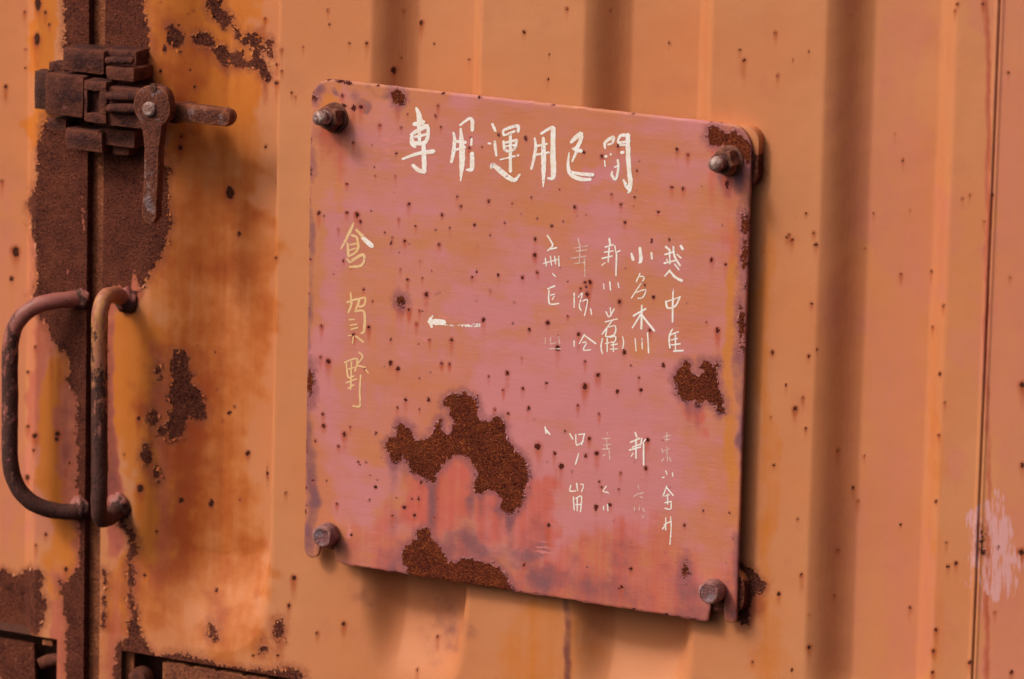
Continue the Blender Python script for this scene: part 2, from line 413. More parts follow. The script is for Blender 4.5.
def leaf(name, lo, hi, vis0, vis1, marks, edge, hole, painter):
    xs = axis(lo, hi, vis0, vis1, .0017, .012, marks)
    X, Z = np.meshgrid(xs, ZV); Xf, Zf = X.ravel(), Z.ravel()
    Y = depth(Xf, Zf)
    # gentle dents and oil-canning of the sheet
    gx = np.array([[mnoise.noise((a*7, b*5, 2.0))*.0008+mnoise.noise((a*24, b*13, 5.0))*.00022 for a in xs] for b in ZV]).ravel()
    Y = Y+gx*np.clip(np.minimum(np.abs(Xf-X_L), np.abs(Xf-X_R))/.02, 0, 1)
    P = np.stack([Xf, Y, Zf], 1)
    nx, nz = len(xs), len(ZV)
    # the folded return along the meeting edge
    ecol = 0 if edge == 'l' else nx-1
    ret = []
    for k, dd in enumerate((.0012, .003, .005, .0072)):
        R = P.reshape(nz, nx, 3)[:, ecol].copy(); R[:, 1] += dd
        R[:, 0] += (-.0006 if k else -.0003)*(-1 if edge == 'l' else 1)*(-1)
        ret.append(R)
    Pa = np.concatenate([P]+ret); base = len(P)
    I = np.arange(nz*nx).reshape(nz, nx)
    xm, zm = (xs[:-1]+xs[1:])/2, (ZV[:-1]+ZV[1:])/2
    keep = ~hole(xm[None, :]+0*zm[:, None], zm[:, None]+0*xm[None, :])
    Q = np.stack([I[:-1, :-1], I[:-1, 1:], I[1:, 1:], I[1:, :-1]], -1)[keep]
    F = [tuple(q) for q in Q.tolist()]
    prev = I[:, ecol]
    for k in range(4):
        cur = base+k*nz+np.arange(nz)
        for j in range(nz-1):
            q = (int(prev[j]), int(prev[j+1]), int(cur[j+1]), int(cur[j]))
            F.append(q if edge == 'l' else q[::-1])
        prev = cur
    me = mesh_from(Pa, F, name)
    pt = Paint(Pa); painter(pt)
    pt.put(me, ('rust', 'pit', 'stain_shade', 'orange', 'drip', 'pink', 'wash', 'smear'))
    o = link(name, me, M_DOOR)
    me.set_sharp_from_angle(angle=math.radians(50))
    vis = lambda q: (q.P[:, 2] > Z_S+.001) & (q.x > -20) & (q.x < 330) & (np.abs(q.P[:, 0]-X_L) > .004) & (np.abs(q.P[:, 0]-X_R) > .004)
    flakes('paint_flakes', pt, M_DOOR, o, 90 if edge == 'r' else 190, 4, vis)
    return o

def zz(ox, oy, k, pts): return [(ox+a/k, oy+b/k) for a, b in pts]
def spots(p, ox, oy, k, lst, dr=1.0, key='pit', orange=True):
    for s in lst:
        x, y = ox+s[0]/k, oy+s[1]/k; rx = (s[2] if len(s) > 2 else 3)/k*(1.04 if k > 3 else .86); ry = (s[3]/k*.9 if len(s) > 3 else rx*random.uniform(.9, 1.5))
        if k == 2.0: rx *= .72; ry *= .72
        rx = max(rx, .6); ry = max(ry, .7)
        p.spot(key, x, y, rx, ry)
        if orange: p.drip('drip', x, y, rx*1.5+.8, (10+rx*7)*dr, min(1.0, .5+rx*.17))

def paint_left(p):
    p.sdf('rust', [(62, -20), (92, -20), (92, 50), (64, 50), (66, 25)])
    p.sdf('rust', [(45, 118), (39, 145), (37, 178), (29, 202), (33, 231), (38, 262), (37, 282), (33, 296), (42, 316), (53, 341), (69, 359), (71, 368), (66, 380),
                   (75, 391), (78, 403), (77, 427), (77, 470), (80, 510), (79, 560), (92, 560), (92, 118)])
    p.sdf('rust', [(-30, 566), (0, 568), (10, 572), (18, 576), (30, 568), (42, 572), (40, 590), (47, 605), (42, 625), (36, 634), (-30, 634)])
    p.sdf('rust', [(60, 580), (68, 582), (75, 570), (80, 560), (95, 556), (95, 700), (64, 700), (66, 640), (68, 620), (62, 600)])
    # a tongue of paint left inside the patch
    A = p.a('rust')
    q = np.exp(-((p.x-(64+(p.y-150)*.03))/4.2)**2)*((p.y > 146) & (p.y < 275)); A -= q*19
    for x0, y0, y1, wd in ((80, 170, 240, 3), (74, 300, 345, 4), (50, 210, 250, 3), (84, 600, 640, 2.5), (20, 590, 620, 4)):
        A -= np.exp(-((p.x-x0-(p.y-y0)*.05)/wd)**2)*np.exp(-((p.y-(y0+y1)/2)/((y1-y0)*.5))**4)*9
    p.box('orange', 28, 62, -20, 140, .95, 5, 14); p.box('orange', 44, 74, 340, 600, .95, 8, 30)
    p.box('orange', 5, 40, 640, 700, .8, 8, 14)
    p.box('pink', 26, 60, 250, 560, .8, 6, 30); p.box('pink', 56, 80, 100, 300, 1.0, 4, 14); p.box('wash', 56, 92, 130, 300, .9, 4, 14); p.box('stain_shade', 56, 92, 130, 300, .25, 4, 14)
    p.box('wash', 26, 46, 280, 430, .8, 5, 30); p.box('wash', 66, 92, 380, 700, .85, 5, 30); p.box('wash', 50, 72, 590, 660, .9, 5, 16)
    p.box('stain_shade', 72, 95, 330, 560, .55, 5, 30)
    p.box('pink', -20, 26, 180, 570, .5, 12, 60)
    for x, y, r, l in ((52, 350, 3, 80), (46, 310, 4, 60), (60, 360, 4, 90), (20, 640, 8, 40), (40, 300, 3, 90), (34, 480, 2, 80), (66, 470, 3, 80)): p.drip('drip', x, y, r, l, .6)
    spots(p, 0, 0, 2.425, [(92, 8, 8, 20), (90, 95, 8, 18), (60, 30, 3), (63, 120, 3), (38, 608, 8, 11), (14, 210, 4), (5, 440, 3), (120, 60, 3), (110, 30, 4), (62, 165, 3)])
    spots(p, 0, 250, 3.396, [(40, 97, 6), (55, 12, 8, 14), (120, 330, 4), (95, 415, 4), (118, 632, 8), (195, 625, 9), (95, 600, 5)])
    spots(p, 0, 430, 2.728, [(75, 130, 6, 8), (125, 285, 4), (98, 315, 4), (190, 90, 4), (92, 55, 4), (155, 25, 6), (180, 380, 6)])
    A = p.a('rust'); A[:] = np.where((p.P[:, 1] > .0009) & (p.P[:, 0] > X_L-.0012), np.maximum(A, 6), A)      # the folded edge is bare

def paint_right(p):
    p.sdf('rust', [(92, -20), (146, -20), (145, 20), (150, 45), (149, 68), (158, 90), (150, 120), (165, 165), (172, 161), (168, 200), (171, 220), (165, 250), (158, 262),
                   (150, 275), (140, 292), (126, 308), (112, 300), (92, 330)])
    A = p.a('rust')
    for x0, y0, y1, wd in ((112, 205, 300, 5), (121, 232, 290, 5), (134, 262, 290, 4), (124, 10, 40, 3)):
        A -= np.exp(-((p.x-x0)/wd)**2)*((p.y > y0) & (p.y < y1))*13
    k = (120, 330, 4.53)
    p.sdf('rust', zz(*k, [(232, 95), (270, 95), (290, 90), (310, 120), (305, 180), (330, 195), (325, 230), (355, 270), (380, 330), (388, 400), (340, 410), (315, 390), (300, 440),
                          (290, 490), (250, 500), (215, 485), (215, 430), (230, 380), (240, 340), (215, 310), (235, 230), (235, 150)]))
    for a, b, rx, ry in ((172, 175, 16, 20), (176, 225, 8, 14), (152, 395, 22, 34), (185, 460, 22, 20), (122, 575, 22, 38), (165, 650, 16, 26)):
        p.spot('rust', k[0]+a/k[2], k[1]+b/k[2], rx/k[2]*1.1, ry/k[2]*1.1)
    spots(p, *k, [(85, 400, 8), (518, 347, 5), (495, 375, 8), (467, 410, 5), (580, 560, 10), (488, 163, 3), (350, 70, 4), (440, 270, 4), (430, 100, 3), (20, 565, 4)])
    k = (140, 0, 5.22)
    for poly in ([(345, 40), (365, 5), (395, -20), (415, 40), (440, 65), (470, 90), (470, 125), (435, 145), (410, 110), (370, 80)],
                 [(290, 200), (320, 175), (365, 185), (390, 225), (380, 255), (340, 250), (300, 230)],
                 [(385, 255), (430, 240), (450, 260), (455, 320), (460, 365), (430, 335), (395, 310)],
                 [(470, 275), (535, 270), (530, 320), (500, 345), (475, 325)],
                 [(545, 190), (610, 172), (630, 215), (640, 250), (615, 245), (612, 300), (650, 335), (678, 380), (668, 412), (640, 395), (628, 345), (560, 352), (540, 340), (575, 322), (595, 310), (592, 260), (580, 220), (550, 215)],
                 [(655, 195), (680, 215), (692, 300), (680, 262), (660, 235)],
                 [(140, 130), (165, 130), (205, 170), (210, 210), (195, 250), (175, 235), (165, 170)]):
        p.sdf('rust', zz(*k, poly), 1.2)
    p.line('rust', zz(*k, [(470, 125), (490, 140), (515, 185), (545, 205)]), 2.0)
    spots(p, *k, [(128, 250, 7, 24), (205, 130, 7), (235, 175, 6), (212, 270, 7), (108, 370, 9), (262, 365, 6), (287, 455, 9), (714, 435, 8, 12), (740, 260, 5), (740, 372, 4), (718, 335, 4), (280, 55, 5), (250, 75, 4), (110, 12, 4)])
    # along the lower edge and down from the handle lug
    p.line('rust', [(121, 524), (132, 535), (135, 546), (130, 562), (131, 580), (130, 600), (134, 620), (131, 640)], 3.0)
    p.sdf('rust', zz(110, 580, 4.876, [(25, 350), (35, 310), (60, 285), (88, 270), (92, 195), (120, 188), (140, 230), (145, 285), (185, 330), (230, 372), (270, 362), (320, 356), (400, 374), (480, 396), (520, 410),
                                       (600, 430), (690, 434), (790, 440), (880, 432), (940, 458), (960, 520), (20, 520)]))
    p.line('rust', [(103, 570), (106, 585), (104, 605), (103, 625)], 1.2); p.line('rust', [(105, 345), (104, 420), (106, 470)], 1.5)
    for a, b, rx, ry in ((825, 245, 26, 45), (745, 335, 16, 22), (500, 245, 20, 30)): p.spot('rust', 110+a/4.876, 580+b/4.876, rx/4.876, ry/4.876)
    spots(p, 110, 580, 4.876, [(873, 125, 7, 10), (738, 290, 4), (1010, 260, 6, 9), (520, 50, 8), (700, 370, 6), (820, 370, 5), (870, 435, 9)])
    spots(p, 0, 430, 2.728, [(403, 75, 12, 22), (427, 118, 10, 14), (383, 160, 10, 12), (577, 200, 8, 12), (495, 192, 8), (428, 278, 4), (677, 63, 5), (730, 120, 3, 20), (655, 188, 4), (790, 480, 3, 6), (800, 403, 5, 7), (780, 172, 3), (395, 395, 5)])
    spots(p, 0, 0, 2.425, [(558, 468, 11, 18), (437, 358, 6), (580, 567, 5), (670, 202, 4), (645, 355, 4), (670, 625, 4), (400, 120, 6), (415, 90, 12, 22), (440, 330, 4)])
    # weather runs and stains round the door edge, with trough shade painted in
    p.box('orange', 140, 262, -20, 128, .98, 12, 30); p.box('orange', 114, 170, 300, 640, .95, 8, 30); p.box('drip', 150, 172, 470, 640, .55, 12, 40); p.box('drip', 116, 150, 540, 650, .4, 12, 30); p.box('orange', 150, 272, 120, 480, .70, 20, 70)
    p.box('orange', 150, 232, 440, 640, .50, 20, 60); p.box('orange', 205, 232, 330, 450, .45, 14, 40); p.box('orange', 150, 260, 40, 220, .75, 20, 40)
    p.box('orange', 100, 118, 560, 640, .9, 4, 20)
    p.box('wash', 100, 117, 310, 540, 1.1, 4, 20); p.box('stain_shade', 100, 116, 330, 520, .62, 4, 30); p.box('stain_shade', 160, 178, 470, 610, .45, 8, 40); p.box('wash', 108, 124, 570, 700, .8, 6, 30); p.box('drip', 98, 116, 560, 680, .45, 6, 40); p.box('stain_shade', 100, 110, 560, 700, .35, 5, 30); p.box('wash', 152, 168, 350, 600, .7, 6, 30); p.box('wash', 132, 150, 560, 650, .6, 8, 30); p.box('wash', 103, 140, -20, 310, .9, 5, 14); p.box('stain_shade', 103, 140, -20, 310, .25, 5, 14)
    p.box('stain_shade', 165, 196, 432, 520, .66, 14, 60); p.box('stain_shade', 172, 186, 440, 600, .5, 8, 60); p.box('stain_shade', 150, 162, 60, 130, .4, 6, 20)
    p.box('drip', 158, 200, 10, 130, .55, 14, 30); p.box('drip', 160, 214, 330, 640, .72, 24, 70); p.box('drip', 158, 178, 300, 460, .6, 10, 50); p.box('drip', 166, 268, 130, 480, .45, 30, 90)  # broad drip boxes also deepen the trough's colour for dimmer light on this side
    for x, y, r, l, v in ((180, 440, 8, 120, .9), (196, 420, 8, 60, .8), (168, 435, 5, 130, .7), (226, 60, 8, 45, .9), (206, 48, 8, 50, .8), (238, 65, 6, 40, .7), (265, 80, 4, 35, .8),
                          (258, 70, 5, 40, .6), (145, 445, 4, 60, .6), (151, 430, 4, 70, .7), (158, 470, 4, 60, .6), (170, 30, 6, 50, .7), (262, 30, 5, 60, .5), (279, 640, 3, 25, .8), (289, 605, 3, 30, .7)):
        p.drip('drip', x, y, r, l, v)
    for x, y, r, l, v in ((180, 440, 6, 70, .75), (196, 422, 5, 34, .6), (224, 66, 6, 26, .6), (206, 50, 5, 20, .5), (265, 84, 3, 22, .6)): p.drip('stain_shade', x, y, r, l, v)
    p.blob('stain_shade', 206, 595, 5, 16, .42); p.blob('stain_shade', 195, 620, 8, 14, .42); p.blob('stain_shade', 257, 600, 3, 14, .42); p.blob('stain_shade', 212, 612, 34, 22, .34); p.box('drip', 150, 262, 440, 650, .46, 30, 50); p.box('orange', 150, 262, 430, 650, .72, 20, 40)  # small blobs grime; broad blob and boxes darken the sunlit trough end in colour
    # field of the panel
    K = (760, 0, 2.0); random.seed(5)
    spots(p, *K, [(30, 65), (98, 103), (152, 120, 2), (286, 320), (270, 268, 2), (58, 470, 3), (64, 480, 4), (54, 474, 3), (92, 428, 3), (108, 466, 4), (112, 490, 5), (103, 608, 4), (210, 497, 2), (282, 549), (405, 397), (420, 390), (447, 8, 5),
                  (395, 8, 4), (390, 22), (497, 145), (500, 555), (448, 443), (367, 612), (465, 390, 4), (37, 150, 2), (182, 30, 2), (228, 426, 2), (343, 543), (345, 655), (300, 420, 2), (66, 120, 2)])
    K = (760, 340, 2.0)
    spots(p, *K, [(25, 25, 5), (98, 32, 5), (114, 18, 3), (52, 90, 3), (70, 138, 6), (28, 250, 5), (92, 178, 4), (86, 115, 3), (156, 220, 4), (186, 296, 4), (196, 322, 4), (83, 470, 5), (38, 508, 6), (98, 550, 3), (98, 615, 6), (64, 660, 5), (5, 490, 10),
                  (156, 420), (148, 512), (281, 370, 4), (300, 535, 4), (352, 323, 4), (352, 580, 5), (347, 622, 5), (376, 453, 5), (392, 447, 5), (373, 405), (360, 68, 5), (358, 190, 3), (370, 125), (443, 385, 4), (420, 645, 6), (503, 665, 5),
                  (525, 90, 8), (525, 250, 6), (523, 425, 9), (470, 545, 3), (345, 665, 5), (75, 358, 3), (22, 155, 3), (208, 232, 2), (476, 415, 4)], .9)
    spots(p, 260, 0, 3.94, [(268, 40, 4), (275, 97, 4), (352, 170, 4), (420, 170, 5), (637, 90, 6), (567, 42, 3), (527, 277, 10), (555, 225, 4), (687, 173, 3), (824, 235, 4), (125, 367, 3), (140, 382, 3), (67, 327, 6), (68, 255, 4), (170, 185, 2), (20, 75, 3)])
    spots(p, 500, 0, 3.657, [(88, 118, 5), (245, 32, 4), (175, 290, 4), (620, 158, 5), (877, 183, 5), (893, 220, 6), (1008, 120, 4), (405, 38, 3), (1015, 275, 3), (180, 200, 2)])
    spots(p, 260, 540, 1.97, [(67, 75, 5), (57, 130, 3), (38, 180, 10, 14), (165, 165, 4), (5, 215, 6), (350, 190, 3), (310, 255, 3), (970, 240, 2)])
    p.drip('drip', 421, 24, 2.4, 36, .75); p.drip('drip', 366, 44, 2, 26, .7); p.drip('drip', 394, 72, 3, 22, .8); p.drip('drip', 404, 10, 2, 30, .4); p.drip('drip', 838, 450, 2, 34, .6); p.drip('drip', 855, 490, 2, 30, .5)
    p.drip('drip', 983, 4, 2, 22, .8)
    p.box('orange', 488, 592, 600, 720, .6, 40, 30); p.box('orange', 756, 775, 190, 700, .62, 8, 60); p.box('orange', 745, 800, 600, 700, .55, 20, 30); p.box('orange', 930, 944, 350, 700, .45, 6, 60)
    p.box('stain_shade', 565, 572, 604, 720, .85, 3, 14); p.box('stain_shade', 420, 462, 566, 640, .30, 14, 20); p.box('stain_shade', 360, 440, 575, 620, .3, 20, 20)  # first box a purple line; the other two paint shade below the plate
    p.sdf('rust', zz(690, 560, 8.49, [(430, 40), (500, 70), (540, 90), (590, 150), (640, 200), (630, 270), (560, 290), (520, 340), (500, 430), (490, 540), (440, 560), (400, 500), (400, 40)]))
    p.drip('drip', 758, 590, 10, 60, .8); p.blob('stain_shade', 752, 600, 14, 30, .6)
    p.spot('rust', 760, 172, 3.0, 4.5)
    p.box('pink', 862, 940, -40, 760, .5, 16, 40); p.box('pink', 980, 1300, -60, 800, .6, 14, 40); p.box('pink', 820, 862, -40, 800, .3, 16, 40)
    p.line('rust', [(982.5, 530), (982, 552)], 1.6)
    p.box('wash', 984, 990, -60, 800, .75, 2, 30); p.box('drip', 986, 990, -60, 800, .45, 2, 30)
    p.box('smear', 984, 1020, 532, 600, 1.1, 14, 20); p.box('smear', 966, 980, 504, 562, .9, 8, 14); p.box('smear', 984, 998, 500, 556, .85, 8, 14); p.box('smear', 966, 1024, 500, 600, .55, 14, 16)
    A = p.a('rust')
    p.A['rust'] = np.where((p.P[:, 1] > .0009) & (p.P[:, 0] < X_R+.0012), np.maximum(A, 6), A)

def flakes(name, pt, mat, parent, count, seed, cond=None, size=(1.4, 3.6)):
    """curled chips of paint standing along the edges of the bare patches"""
    g = np.random.default_rng(seed); R = pt.a('rust', -30.0)
    ok = (R > -1.4) & (R < .7)
    if cond is not None: ok &= cond(pt)
    I = np.nonzero(ok)[0]
    if not len(I): return
    I = g.choice(I, min(count, len(I)), replace=False)
    V, F, src = [], [], []
    for i in I:
        p = pt.P[i]; a = g.uniform(0, 2*math.pi); L = g.uniform(*size)*MM; W = L*g.uniform(.35, .9); lift = g.uniform(.25, .75)*L*.7
        ux, uz = math.cos(a), math.sin(a); b0 = len(V)
        for u, k in ((0, 0), (.5, .3), (1, 1)):
            wv = W*(1-.45*u)*g.uniform(.7, 1.1)
            for sd in (-1, 1):
                V.append((p[0]+ux*L*u-uz*sd*wv/2, p[1]-.00012-lift*k, p[2]+uz*L*u+ux*sd*wv/2)); src.append(i)
        for k in (0, 2): F.append((b0+k, b0+k+1, b0+k+3, b0+k+2))
    me = mesh_from(V, F, name)
    sub = Paint(np.array(V)); 
    for k in ('stain_shade', 'orange', 'drip', 'pink', 'wash', 'smear'): sub.A[k] = pt.a(k)[src]
    sub.put(me, ('rust', 'pit', 'stain_shade', 'orange', 'drip', 'pink', 'wash', 'smear'))
    o = link(name, me, mat, parent, False); o['kind'] = 'stuff'
    return o

left = leaf('wagon_door', -.82, X_L, wx(-25, 300), X_L, [XC, X_L], 'r', lambda x, z: (x < XC) & (z < Z_S), paint_left)
tag(left, 'orange steel door leaf with a bowed grab handle and heavy rust under the latch', 'door', 'wagon door leaves')
right = leaf('wagon_door', X_R, .86, X_R, wx(1045, 300), [X_R, XA, XB]+[X_SEAM+q*.0007 for q in range(-5, 8)], 'l', lambda x, z: (x > XA) & (x < XB) & (z < Z_S), paint_right)
tag(right, 'wide corrugated orange steel door leaf carrying the bolted metal plate', 'door', 'wagon door leaves')

# strip behind the gap, folded onto the left leaf
me = bpy.data.meshes.new('overlap_strip')
solid('overlap_strip', [(X_L-.03, -.46), (X_R+.03, -.46), (X_R+.03, .44), (X_L-.03, .44)], .0075, .0105, M_SILL, left, .0005, .0004)

# pockets behind the two openings at the foot of the doors
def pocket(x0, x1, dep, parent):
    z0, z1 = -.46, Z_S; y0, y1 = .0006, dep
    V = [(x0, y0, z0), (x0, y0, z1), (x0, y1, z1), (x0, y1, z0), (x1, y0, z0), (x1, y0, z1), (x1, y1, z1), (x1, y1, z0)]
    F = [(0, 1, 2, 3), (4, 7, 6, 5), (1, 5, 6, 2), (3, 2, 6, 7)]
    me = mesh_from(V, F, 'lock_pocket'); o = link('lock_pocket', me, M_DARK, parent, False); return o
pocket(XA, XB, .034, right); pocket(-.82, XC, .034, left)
# rusted rail standing in the right-hand pocket
xb0, zb1 = wx(160, 664), Z_S-.0045
bm = bmesh.new()
n = 90; top = [(xb0+(XB-.001-xb0)*i/n, zb1+mnoise.noise((i*.35, 3, 0))*.0013-(.0015 if i % 17 < 3 else 0)) for i in range(n+1)]
rail = solid('sill_rail', [(xb0, -.45), (XB-.001, -.45)]+top[::-1], .004, .030, M_SILL, right, .0009, .0005, 3, 0)
b0 = unp(141, 678, .012)
lathe('rail_bolt', [(.0105, 0), (.0105, .006), (.0085, .011), (.004, .0135)], (b0[0], .016, b0[2]), (0, -1, 0), M_CAST, right, 20, .0006)
lp = solid('lower_panel', [(-.81, -.45), (wx(36, 660), -.45), (wx(30, 650), Z_S-.009), (-.81, Z_S-.009)], .006, .012, None, left, .002, .0002)
lp.data.materials.append(M_DOOR)
q = Paint(np.array([v.co for v in lp.data.vertices]))
q.box('orange', 2, 26, 652, 720, .9, 8, 8); q.box('wash', 10, 40, 640, 660, .6); q.sdf('rust', [(-60, 620), (60, 620), (60, 720), (30, 720), (18, 655), (-60, 648)])
q.put(lp.data, ('rust', 'pit', 'stain_shade', 'orange', 'drip', 'pink', 'wash', 'smear'))
b1 = unp(41, 664, .006)
tube('hinge_pin', [(b1[0], .003, b1[2]), (b1[0]+.006, .008, b1[2]+.003), (XC+.001, .014, b1[2]+.006)], [.0052, .0062, .0058], M_CAST, left, 14, .0008)
slab('hinge_tab', 42, 52, 640, 645.5, -4, -14, M_SILL, left, .001, .0005, 9)

# ------------------------------------------------------------------ grab handles (parts of the doors)
def handle(parent, pix, rad, worn, cream):
    pts = smooth_path([unp(x, y, -d*MM) for x, y, d in pix], 84); n = len(pts)
    s = np.linspace(0, 1, n)
    return tube('grab_handle', pts, rad, M_HANDLE, parent, 20, .0005, True, {'worn': np.interp(s, *zip(*worn)), 'cream': np.interp(s, *zip(*cream))})
RB = .0070
hl = handle(left, [(80, 298, -2), (74, 299, 4), (56, 301, 16), (36, 306, 26), (18, 321, 33), (10.5, 346, 36), (10, 400, 36), (10, 455, 36), (15, 482, 33), (30, 501, 27), (52, 510, 16), (74, 512, 4), (80, 512, -2)],
            RB, [(0, .75), (.08, .2), (.28, .28), (.42, .55), (.7, .8), (1, .9)], [(0, 0), (1, 0)])
hr = handle(right, [(125, 298, -2), (121, 297, 6), (113, 295, 18), (105, 298, 30), (100.5, 311, 36), (99.5, 335, 37), (99.5, 410, 37), (99.5, 480, 37), (99, 506, 36), (101, 518, 31), (108, 518, 20), (115, 513, 8), (119, 510, -2)],
            RB, [(0, .6), (.1, .3), (.22, .05), (.38, .32), (.55, .75), (1, .9)], [(0, 0), (.18, .3), (.3, .9), (.55, .9), (.62, .4), (1, 0)])
def lug(hnd, parent, px, py, rad, mat):
    c = unp(px, py, -.004)
    bm = bmesh.new(); bmesh.ops.create_icosphere(bm, subdivisions=4, radius=1.0)
    for v in bm.verts:
        q = v.co.copy(); f = .92+.22*mnoise.noise(q*1.6+Vector((px, py, 0)))+.07*mnoise.noise(q*4+Vector((py, px, 0)))
        v.co = Vector((c[0]+q.x*rad*f, -.001+q.y*rad*.62*f, c[2]+q.z*rad*1.05*f))
    me = bpy.data.meshes.new('weld_lug'); bm.to_mesh(me); bm.free()
    at = me.attributes.new('worn', 'FLOAT', 'POINT'); at.data.foreach_set('value', [.62-.030/.001*.001*20*(v.co.z-c[2])/.02+.5*mnoise.noise(v.co*160) for v in me.vertices])
    o = link('weld_lug', me, mat, hnd); return o
lug(hl, left, 78, 299, .0095, M_HANDLE); lug(hl, left, 77, 509, .0105, M_HANDLE); lug(hr, right, 124, 301, .0115, M_HANDLE); lug(hr, right, 117, 507, .0120, M_HANDLE)

# ------------------------------------------------------------------ latch
lz = lambda x, y: (20+x/3.395, 30+y/3.395)
c0 = unp(95, 100)
latch = empty('toggle_latch', (c0[0], -.001, c0[2]))
tag(latch, 'heavy rusted iron toggle latch clamped across the gap between the door leaves', 'latch')
def lslab(name, x0, x1, y0, y1, front, back, mat=M_CAST, bev=.0016, seed=0, rough=.0009):
    a, b = lz(x0, y0), lz(x1, y1)
    return slab(name, a[0], b[0], a[1], b[1], front, back, mat, latch, bev, rough, seed)
lslab('back_plate', 48, 92, 138, 270, 13, -1, M_DARK, .0012, 1)
lslab('hinge_block', 84, 214, 152, 292, 30, -1, M_CAST, .0028, 2)
lslab('ledge', 96, 150, 110, 140, 15, -1, M_CAST, .0015, 3)
lslab('upper_bracket', 144, 284, 64, 146, 25, -1, M_CAST, .003, 4)
lslab('upper_bracket', 284, 396, 66, 120, 18, -1, M_CAST, .002, 5)
lslab('knuckle', 288, 386, 126, 174, 31, -1, M_CAST, .0032, 6)
def lcaps(name, x0, y0, x1, y1, rz, d, mat=M_CAST):
    a, b = lz(x0, y0), lz(x1, y1); A, B = unp(*a, -d*MM), unp(*b, -d*MM); R = rz/3.395/PXMM*MM
    P = [A+(B-A)*t for t in np.linspace(0, 1, 9)]
    u = (B-A)/np.linalg.norm(B-A)
    P = [A-u*R*.75, A-u*R*.45]+P+[B+u*R*.45, B+u*R*.75, ]
    return tube(name, P, [R*.55, R*.9]+[R]*9+[R*.9, R*.55], mat, latch, 16, .0005)
lcaps('hinge_roll', 300, 104, 378, 104, 13, 28)
lslab('lower_ledge', 92, 156, 300, 342, 21, -1, M_CAST, .0015, 7)
lslab('lower_bracket', 150, 280, 338, 412, 27, -1, M_CAST, .0035, 8)
lslab('lower_bracket', 284, 388, 338, 396, 22, -1, M_CAST, .002, 9)
lslab('stop_lug', 312, 368, 390, 426, 16, -1, M_CAST, .0025, 10)
lslab('link_frame', 216, 292, 174, 206, 37, 20, M_CAST, .0014, 11)
lslab('link_frame', 216, 292, 284, 316, 37, 20, M_CAST, .0014, 12)
lslab('link_frame', 217, 227, 203, 287, 36, 20, M_CAST, .0008, 13)
lslab('link_frame', 268, 293, 203, 287, 36.5, 20, M_CAST, .0012, 14)
lslab('link_core', 228, 270, 206, 286, 29, 18, M_CAST, .001, 31)
lslab('link_plate', 290, 424, 196, 330, 33, 12, M_CAST, .002, 15)
lcaps('link_finger', 308, 224, 400, 224, 17, 36)
lcaps('link_finger', 308, 266, 400, 266, 17, 36)
# cam disc and hanging lever in one piece
def lever():
    y = -.046
    cxy = unp(*lz(447, 260), y); Rm = 74/3.395/PXMM*MM
    pts = []
    for a in np.linspace(math.radians(-55), math.radians(228), 34):
        rr = Rm*(1.0+.10*math.exp(-((a-math.radians(50))/.35)**2))
        pts.append((cxy[0]+rr*math.cos(a), cxy[2]+rr*math.sin(a)))
    out = pts
    for x, yy in ((416, 350), (421, 400), (420, 470), (418, 540), (413, 600), (412, 636)): q = unp(*lz(x, yy), y); out.append((q[0], q[2]))
    e = unp(*lz(437, 636), y); R2 = 24/3.395/PXMM*MM
    for a in np.linspace(math.pi, 2*math.pi, 12)[1:-1]: out.append((e[0]+R2*math.cos(a), e[2]+R2*math.sin(a)))
    for x, yy in ((461, 636), (462, 590), (466, 520), (468, 450), (470, 400), (476, 360)): q = unp(*lz(x, yy), y); out.append((q[0], q[2]))
    return solid('lever', out, y, y+.010, M_LEVER, latch, .0016, .0004, 21)
lev = lever()
pc = unp(*lz(440, 268), -.046)
o = lathe('pivot_pin', [(.0062, -.030), (.0062, .0005), (.0058, .0022), (.0042, .0034)], (pc[0], -.046, pc[2]), (0, -1, 0), M_TIP, latch, 20, .0003)
hc = unp(*lz(452, 196), -.046)
lathe('rivet_hole', [(.0036, -.002), (.0036, .0006), (.0024, .0010)], (hc[0], -.046, hc[2]), (0, -1, 0), M_DARK, latch, 14, .0003)
# the handle that stands out to the right: flat bar with a round end
def bar():
    y = -.030; out = []
    a, b = unp(*lz(486, 276), y), unp(*lz(688, 298), y); R = 34/3.395/PXMM*MM
    out += [(a[0], a[2]+R*.95), (a[0], a[2]-R*.95)]
    for t in np.linspace(-math.pi/2, math.pi/2, 16): out.append((b[0]+R*.9*math.cos(t), b[2]+R*.95*math.sin(t)))
    return solid('pull_bar', out, y, y+.013, M_LEVER, latch, .0042, .0005, 22)
bar()
slab('pull_bar_post', 166, 178, 106, 124, 30, -1, M_CAST, latch, .003, .0004, 23)

